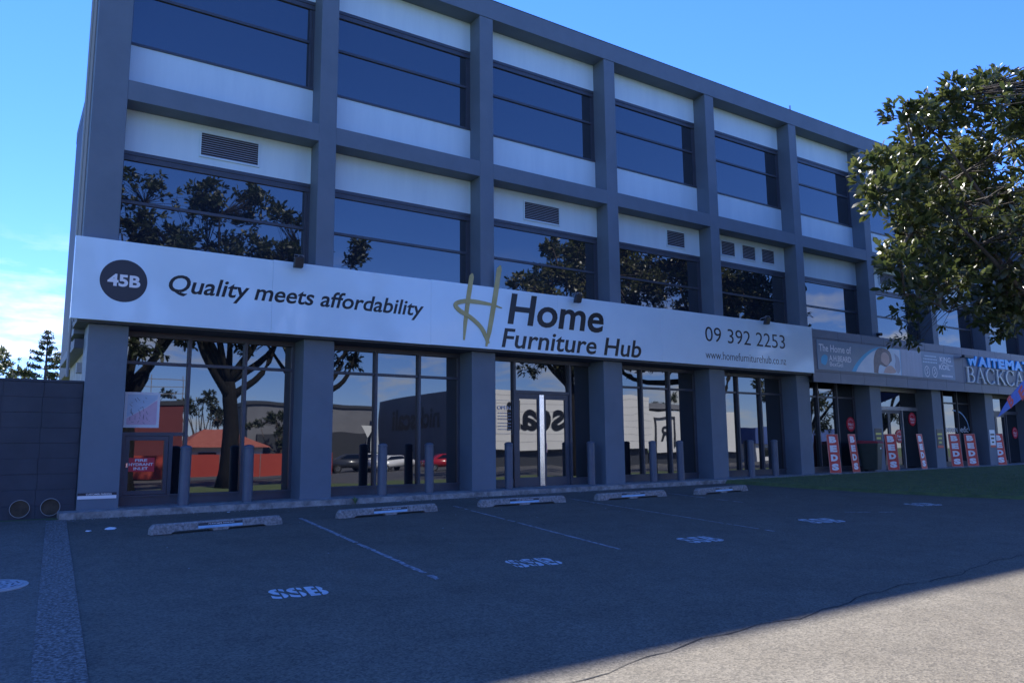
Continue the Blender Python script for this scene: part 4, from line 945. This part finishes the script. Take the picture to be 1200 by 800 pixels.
def broad_tree(name, label, base, crown_c, crown_r, trunk_r, ntw, per, leaf, leafmat, seed, group=None, extra=None, fork=3.0, spread=0.9, stems=1, lobes=26, fill=0.45, droop=0.0, bark='bark', zmin=None):
    rng = np.random.default_rng(seed); random.seed(seed)
    t = thing(name, label, 'tree', base, group)
    base = np.array(base, float); cc = np.array(crown_c, float)-base; cr = np.array(crown_r, float)
    P, D = crown_points(ntw, cc, cr, rng, lobes, fill)
    if extra is not None:
        for (ex, er, en) in extra:
            q = rng.normal(size=(en, 3)); q = q/np.linalg.norm(q, axis=1, keepdims=True)*rng.random((en, 1))**0.4*np.array(er); P = np.vstack([P, np.array(ex)-base+q]); dd = q+np.array([0, 0, 0.3]); D = np.vstack([D, dd/np.linalg.norm(dd, axis=1, keepdims=True)])
    if zmin is not None:
        keep = P[:,2]+base[2] > zmin+rng.normal(size=len(P))*0.25; P, D = P[keep], D[keep]
    # trunk and limbs
    b = bm_new(); limbs = []
    for s in range(stems):
        off = np.array([0.0, 0, 0]) if stems == 1 else np.array([math.cos(2.1*s+0.4), math.sin(2.1*s+0.4), 0])*trunk_r*0.8
        top = np.array([off[0]*4, off[1]*4, fork]); pts = []
        for i in range(7):
            u = i/6; pts.append(off*(1-u)+top*u+np.array([math.sin(u*4+s)*0.10, math.cos(u*3+s)*0.08, 0])*trunk_r*3*u)
        pts[0][2] = -0.25
        tube(b, pts, [trunk_r*(1.5 if i == 0 else 1.12-0.07*i)/(stems**0.3) for i in range(7)], 12)
        nl = max(3, int(13/stems))
        for q in range(nl):
            tgt = P[rng.integers(len(P))]; tgt = cc+(tgt-cc)*0.8; st_ = pts[6 if q % 3 else 5]; mid = (st_+tgt)/2+np.array([0, 0, -0.10])*np.linalg.norm(tgt-st_)+rng.normal(size=3)*0.3
            sp = [np.array(p) for p in spline([tuple(st_), tuple(mid), tuple(tgt)], 5)]
            tube(b, sp, [trunk_r*0.5*(1-0.085*i)/(stems**0.2) for i in range(len(sp))], 7); limbs += sp[2:]
    if extra is not None:
        for (ex, er, en) in extra:
            tgt = np.array(ex)-base; st_ = min(limbs, key=lambda p: np.linalg.norm(p-tgt)); sp = [np.array(p) for p in spline([tuple(st_), tuple((st_+tgt)/2+np.array([0, 0, 0.1])), tuple(tgt)], 4)]
            tube(b, sp, [trunk_r*0.14*(1-0.08*i) for i in range(len(sp))], 5); limbs += sp
    LB = np.array(limbs)
    sel = rng.permutation(len(P))[:min(len(P), 900)]
    for i in sel:
        j = np.argmin(((LB-P[i])**2).sum(1)); a = LB[j]; m_ = (a+P[i])/2+rng.normal(size=3)*0.08
        tube(b, [a, m_, P[i]], [0.022, 0.014, 0.006], 3, False)
    obj('trunk', b, bark, t, smooth=True, local=True)
    V, F = leaf_cloud(P, D, per, leaf, spread, rng, droop)
    cr_o = tri_mesh('crown', V, F, leafmat, t); cr_o['kind'] = 'stuff'
    return t

mx_, mz_ = WZ(1300, 560, -6.6)
def at(px, py, y): x, z = WZ(px, py, y); return (x, y, z)
cxm = at(1222, 256, -6.6)
broad_tree('magnolia_tree', 'large dark glossy leaved magnolia tree on the verge at the right edge', (mx_, -6.6, gz(mx_, -6.6)+0.06), (cxm[0], -6.6, cxm[2]), (5.0, 4.6, 4.4), 0.34, 2300, 12, 0.24, 'leaf_magnolia', 12, fork=5.2,
    extra=[(at(1075, 195, -6.6), (0.8, 0.6, 0.6), 46), (at(1052, 222, -6.6), (0.7, 0.6, 0.5), 34), (at(1085, 158, -6.4), (0.7, 0.6, 0.6), 40), (at(1070, 270, -6.6), (0.8, 0.6, 0.7), 50), (at(1120, 120, -6.6), (0.8, 0.6, 0.6), 40), (at(1022, 197, -6.6), (0.45, 0.5, 0.35), 16), (at(1030, 228, -7.0), (0.6, 0.5, 0.4), 26), (at(1062, 138, -6.6), (0.5, 0.5, 0.45), 20), (at(1092, 128, -6.2), (0.5, 0.5, 0.5), 24), (at(1052, 306, -6.8), (0.55, 0.5, 0.40), 22), (at(1060, 345, -6.4), (0.5, 0.5, 0.35), 18), (at(1112, 366, -6.6), (0.6, 0.5, 0.35), 26), (at(1150, 364, -6.4), (0.7, 0.6, 0.4), 30), (at(1190, 360, -6.8), (0.7, 0.6, 0.5), 30), (at(1158, 100, -6.6), (0.5, 0.5, 0.5), 22), (at(1180, 345, -6.8), (1.0, 0.8, 0.7), 70), (at(1110, 340, -6.8), (0.9, 0.8, 0.6), 60)], lobes=40, spread=0.75, zmin=at(1180, 362, -6.6)[2])

# trees beyond the block wall
x, z = WZ(6, 420, 34); broad_tree('leafy_tree', 'pale green leafy tree beyond the block wall at the far left', (x, 34, 0), (x-0.6, 34, 4.6), (2.6, 2.6, 2.4), 0.2, 420, 16, 0.20, 'leaf_pale', 31, fork=2.0)
x, z = WZ(34, 428, 42); broad_tree('leafy_tree', 'small pale bush tree between the leafy tree and the conifer', (x, 42, 0), (x, 42, 5.0), (1.6, 1.6, 1.5), 0.15, 160, 14, 0.18, 'leaf_pale', 33, fork=2.0)
def conifer(px, y, topy, label, seed, wid):
    x, ztop = WZ(px, topy, y); rng = np.random.default_rng(seed)
    t = thing('conifer_tree', label, 'tree', (x, y, 0)); b = bm_new(); tube(b, [(0, 0, -0.2), (0.05, 0, ztop*0.5), (0, 0, ztop)], [0.22, 0.13, 0.02], 8)
    P, D = [], []; z = ztop-0.15; step = 0.34; r = 0.16
    while z > 1.5:
        for q in range(5):
            a = 2*math.pi*q/5+rng.uniform(-0.4, 0.4); ln = r*rng.uniform(0.65, 1.25); e = np.array([math.cos(a)*ln, math.sin(a)*ln, z+ln*0.22]); s_ = np.array([0, 0, z])
            tube(b, [s_, (s_+e)/2+np.array([0, 0, -0.03]), e], [0.03, 0.02, 0.008], 4, False)
            m_ = max(3, int(ln*13))
            for u in np.linspace(0.25, 1, m_): P.append(s_+(e-s_)*u); D.append(np.array([math.cos(a), math.sin(a), 0.5]))
        z -= step*rng.uniform(0.8, 1.3); r = min(wid, r+0.16); step = min(0.55, step+0.02)
    obj('trunk', b, 'bark', t, local=True)
    V, F = leaf_cloud(np.array(P), np.array(D)/1.12, 9, 0.17, 0.6, rng); c = tri_mesh('crown', V, F, 'leaf_pine', t); c['kind'] = 'stuff'
conifer(56.5, 44, 388, 'thin tall conifer with open whorled branches beyond the block wall', 5, 1.45)
conifer(72, 48, 414, 'shorter conifer beside the building corner beyond the block wall', 6, 1.2)

# street trees on the far side of the car park, seen mirrored in the glass
tr = []
for i, (x, y, h, r, fork, lab, seed) in enumerate(((3.4, -21.3, 9.6, 4.8, 4.6, 'street tree with forked trunk nearest the driveway', 41), (8.0, -21.2, 10.2, 4.4, 5.2, 'street tree second from the driveway', 42), (12.3, -21.4, 8.0, 3.6, 4.6, 'street tree third from the driveway', 43), (29.0, -21.2, 10.4, 5.4, 5.6, 'large street tree opposite the entrance', 44), (41.5, -21.3, 10.6, 5.2, 5.0, 'street tree opposite the bed shop', 45), (53.5, -21.6, 6.6, 4.8, 2.6, 'low street tree opposite the wheelie bin', 46), (63.0, -21.6, 6.8, 5.0, 2.6, 'low street tree farthest right', 47))):
    broad_tree('street_tree', 'dark leafy '+lab+', mirrored in the shop glass', (x, y, gz(x, y)), (x, y, h), (r, r*0.75, 4.2), 0.44, 700, 12, 0.30, 'leaf_street', seed, 'street trees across the car park', fork=fork, bark='bark_dark')

# ================================================================== ACROSS THE ROAD (mirrored in the glass)
def z_at(y, x=30): return gz(x, y)
S0 = -46.0; zg = z_at(S0)
stt = thing('furniture_store', 'big white box store with dark lettering across the road, mirrored in the shop windows', 'building', (50, S0, zg))
obj('front_wall', bbox_bm(37.5, 59.4, S0-0.4, S0, 1.1, 6.85), 'store_white', stt)
obj('side_wall', bbox_bm(37.4, 37.7, S0-24, S0-0.41, zg, 7.2), 'store_grey', stt)  # side of the white store turned from the sun, its shade painted in as grey
obj('shop_glass', bbox_bm(37.72, 59.3, S0-0.9, S0-0.6, zg, 1.09), 'store_dark', stt)
obj('roof', bbox_bm(37.8, 66, S0-24, S0-0.5, 5.6, 6.2), 'store_grey', stt)
obj('front_wall', bbox_bm(59.45, 74, S0-0.5, S0-0.1, 0.6, 5.3), 'store_white', stt)
obj('shop_glass', bbox_bm(59.5, 74, S0-1.0, S0-0.7, zg, 0.59), 'store_dark', stt)
for i in range(7): obj('panel_joint', bbox_bm(37.5, 59.4, S0, S0+0.01, 1.9+0.75*i, 1.92+0.75*i), 'store_grey', stt)
def back_text(s, x0, x1, z0, z1, y, face):
    v, f = text_pts(s, 0.03, 0, 0.0); lo, hi = v.min(0), v.max(0); b = bm_new(); vv = []
    for p in v:
        u = (p[0]-lo[0])/(hi[0]-lo[0]); w = (p[1]-lo[1])/(hi[1]-lo[1])
        if face == 'front': vv.append(b.verts.new((x1-(x1-x0)*u, y, z0+(z1-z0)*w)))       # reads from the car park side
        else: vv.append(b.verts.new((x0, y-(x1)*u, z0+(z1-z0)*w)))
    for q in f: b.faces.new([vv[i] for i in q])
    return obj('wall_lettering', b, 'ink_black', stt)
v_, f_ = None, None
back_text('nick scali', 40.2, 55.2, 3.0, 6.0, S0+0.05, 'front')
# side lettering, read from the left: runs along the side wall
b = bm_new(); v, f = text_pts('nick scali', 0.03); lo, hi = v.min(0), v.max(0)
vv = [b.verts.new((37.38, S0-8.7-11.6*(p[0]-lo[0])/(hi[0]-lo[0]), 3.4+2.5*(p[1]-lo[1])/(hi[1]-lo[1]))) for p in v]
for q in f: b.faces.new([vv[i] for i in q])
obj('wall_lettering', b, 'ink_black', stt)
# boxed R sign on the lower wing
b = bm_new(); 
for x0, x1, z0, z1 in ((60.0, 63.2, 4.55, 4.75), (60.0, 60.2, 1.2, 4.549), (63.0, 63.2, 1.2, 4.549)): box(b, x0, x1, S0-0.09, S0+0.05, z0, z1)
obj('sign_frame', b, 'ink_charcoal', stt)
back_text('R', 61.0, 62.3, 1.9, 3.6, S0-0.05, 'front')
w2 = thing('grey_warehouse', 'long grey warehouse set back left of the white store, mirrored in the glass', 'building', (32, -72, zg))
obj('wall', bbox_bm(22, 37.2, -80, -72, zg, 6.4), 'store_grey', w2); obj('roof', bbox_bm(21.8, 37.3, -80.2, -71.8, 6.41, 6.8), 'store_dark', w2)
obj('base_wall', bbox_bm(23, 37.1, -71.98, -71.7, zg, 3.3), 'store_dark', w2)
for i in range(0): obj('cladding_rib', bbox_bm(23+2.4*i, 23.15+2.4*i, -71.99, -71.95, zg, 6.4), 'store_dark', w2)
w3 = thing('blue_roof_shop', 'low shop with a blue fascia far right across the road', 'building', (84, S0, zg))
obj('wall', bbox_bm(77, 95, S0-8, S0, zg, 1.6), 'store_white', w3); obj('fascia', bbox_bm(76.5, 95.5, S0-8.2, S0+0.5, 1.61, 3.6), 'roof_blue', w3)
for i in range(5): obj('window', bbox_bm(78+3.3*i, 80.4+3.3*i, S0+0.01, S0+0.06, zg+0.6, 1.2), 'glass_car', w3)
w4 = thing('maroon_building', 'maroon flat walled building with roof railing behind the red barrier', 'building', (2, -41, zg))
obj('wall', bbox_bm(-6, 9.4, -50, -41, zg, 4.4), 'maroon_wall', w4); obj('parapet', bbox_bm(-6.1, 9.5, -50, -40.9, 4.41, 4.75), 'store_dark', w4)
b = bm_new()
for z in (5.2, 5.7, 6.2): box(b, -6, 9.4, -41.02, -40.98, z, z+0.05)
for i in range(9): box(b, -6+1.9*i, -5.95+1.9*i, -41.03, -40.97, 4.76, 6.5)
obj('roof_railing', b, 'steel_grey', w4)
w5 = thing('red_roof_house', 'white house with a red tiled hip roof behind the barrier', 'house', (15, -48, zg))
obj('wall', bbox_bm(11, 17, -54, -48, zg, 1.5), 'store_white', w5)
b = bm_new(); e = [b.verts.new(p) for p in ((10.5,-54.5,1.5),(17.5,-54.5,1.5),(17.5,-47.5,1.5),(10.5,-47.5,1.5))]; rg = [b.verts.new(p) for p in ((13,-51,3.1),(15,-51,3.1))]
b.faces.new(e[::-1]); b.faces.new((e[3], e[2], rg[1], rg[0])); b.faces.new((e[0], e[1], rg[1], rg[0])); b.faces.new((e[1], e[2], rg[1])); b.faces.new((e[0], e[3], rg[0])); obj('roof', b, 'roof_red', w5)
for i in range(2): obj('window', bbox_bm(12+2.6*i, 13.4+2.6*i, -47.99, -47.93, zg+0.9, 1.1), 'glass_car', w5)
# red construction barrier
fb = thing('site_barrier', 'long red site barrier fence across the road, mirrored in the left shop window', 'fence', (8, -34, z_at(-34)))
for i in range(12):
    obj('barrier_panel', bbox_bm(-12+2.5*i+0.02, -9.5+2.5*i-0.02, -34.03, -34.0, z_at(-34)+0.12, z_at(-34)+1.55), 'barrier_red', fb); obj('post', bbox_bm(-12+2.5*i-0.018, -12+2.5*i+0.018, -34.08, -33.98, z_at(-34), z_at(-34)+1.62), 'steel_grey', fb)
# parked cars
def car(x, y, rot, col, lab):
    t = thing('parked_car', lab, 'car', (x, y, gz(x, y)), 'cars parked across the road')
    prof = [(-2.0,0.35),(-2.05,0.75),(-1.9,0.95),(-1.35,1.0),(-0.65,1.42),(0.75,1.45),(1.55,1.02),(1.95,0.92),(2.05,0.6),(2.0,0.32)]
    b = bm_new(); n = len(prof)
    sd = [[b.verts.new((p[0], s*(0.82 if p[1] < 1.1 else 0.62), p[1])) for p in prof] for s in (-1, 1)]
    for i in range(n): b.faces.new((sd[0][i], sd[0][(i+1)%n], sd[1][(i+1)%n], sd[1][i]))
    b.faces.new(sd[0][::-1]); b.faces.new(sd[1]); bmesh.ops.bevel(b, geom=b.edges[:], offset=0.05, segments=2, affect='EDGES'); obj('body', b, col, t, smooth=True, local=True)
    for s in (-1, 1):
        b = bm_new(); b.faces.new([b.verts.new(p) for p in ((-1.15,s*0.80,1.04),(1.35,s*0.80,1.04),(0.72,s*0.655,1.38),(-0.60,s*0.655,1.36))]); obj('side_window', b, 'glass_car', t, local=True)
        for wx in (-1.28, 1.28):
            b = bm_new(); tube(b, [(wx, s*0.66, 0.31), (wx, s*0.86, 0.31)], 0.31, 18); w = obj('wheel', b, 'rubber', t, local=True)
            b = bm_new(); tube(b, [(wx, s*0.861, 0.31), (wx, s*0.875, 0.31)], 0.19, 14); obj('rim', b, 'aluminium', w, local=True)
    for x0, nm in ((-1.98, 'tail_light'), (1.99, 'headlight')):
        for s in (-1, 1): b = bm_new(); box(b, x0-0.06, x0+0.06, s*0.6-0.12, s*0.6+0.12, 0.68, 0.82); obj(nm, b, 'sticker_red' if x0 < 0 else 'aluminium', t, local=True)
    t.rotation_euler = (0, 0, rot)
def mirrored(px, y):            # x of the thing at depth y seen mirrored in the ground floor glass
    return WX(px, 2*GLG-y)
car(mirrored(522, -40), -40, 0.1, 'car_red', 'bright red hatchback parked across the road, mirrored in the second shop window')
car(mirrored(458, -42), -42, 2.9, 'car_white', 'white hatchback parked across the road left of the red one')
car(mirrored(412, -44), -44, 0.2, 'car_dark', 'dark car parked across the road, leftmost of the cars')
car(mirrored(436, -46), -46, 0.1, 'car_white', 'white car parked across the road beside the dark one')
x = mirrored(417, -24.2); t = thing('give_way_sign', 'white triangular give way sign on a grey post by the road', 'sign', (x, -22.6, gz(x, -22.6)))
b = bm_new(); tube(b, [(x, -22.6, gz(x, -22.6)-0.1), (x, -22.6, 2.3)], 0.035, 8); obj('post', b, 'steel_grey', t)
b = bm_new(); prism(b, [(x-0.42, 2.45), (x+0.42, 2.45), (x, 1.75)], -22.555, -22.53); obj('plate', b, 'ink_white', t)
x = mirrored(379, -34); t = thing('striped_pole', 'street pole with black and white bands across the road', 'pole', (x, -33.4, gz(x, -33.4)))
b = bm_new(); tube(b, [(x, -33.4, gz(x, -33.4)+2.4), (x, -33.4, 8.2)], 0.07, 8); obj('shaft', b, 'steel_grey', t)
for i in range(6): b = bm_new(); tube(b, [(x, -33.4, gz(x, -33.4)+0.4*i), (x, -33.4, gz(x, -33.4)+0.4*i+0.399)], 0.10, 10); obj('band', b, 'ink_white' if i % 2 else 'ink_black', t)
x = mirrored(662, -36); t = thing('street_lamp', 'tall grey street lamp with a curved arm across the road', 'street lamp', (x, -35, gz(x, -35)))
b = bm_new(); tube(b, [(x, -35, gz(x, -35)-0.1), (x, -35, 7.5), (x+0.6, -35, 8.3), (x+2.2, -35, 8.6)], [0.10, 0.07, 0.05, 0.04], 8); obj('post', b, 'steel_grey', t)
b = bm_new(); tube(b, [(x+2.1, -35, 8.6), (x+2.5, -35, 8.62), (x+3.0, -35, 8.58)], [0.06, 0.14, 0.05], 8); obj('lamp_head', b, 'steel_grey', t)
# far hedge and house row beyond the road keeps the mirrored skyline low
for i, (x, y, h, r, lab) in enumerate(((14.5, -60, 4.6, 3.2, 'round dark tree behind the red roofed house'), (24, -66, 3.6, 3.0, 'dark tree behind the site barrier'), (78, -62, 5.0, 4.5, 'dark tree behind the blue fascia shop'), (70, -66, 4.4, 4.0, 'dark tree behind the low white wing'))):
    broad_tree('background_tree', lab, (x, y, gz(x, y)), (x, y, h), (r, r, r*0.75), 0.25, 260, 10, 0.34, 'leaf_street', 60+i, 'trees beyond the road', fork=1.5)
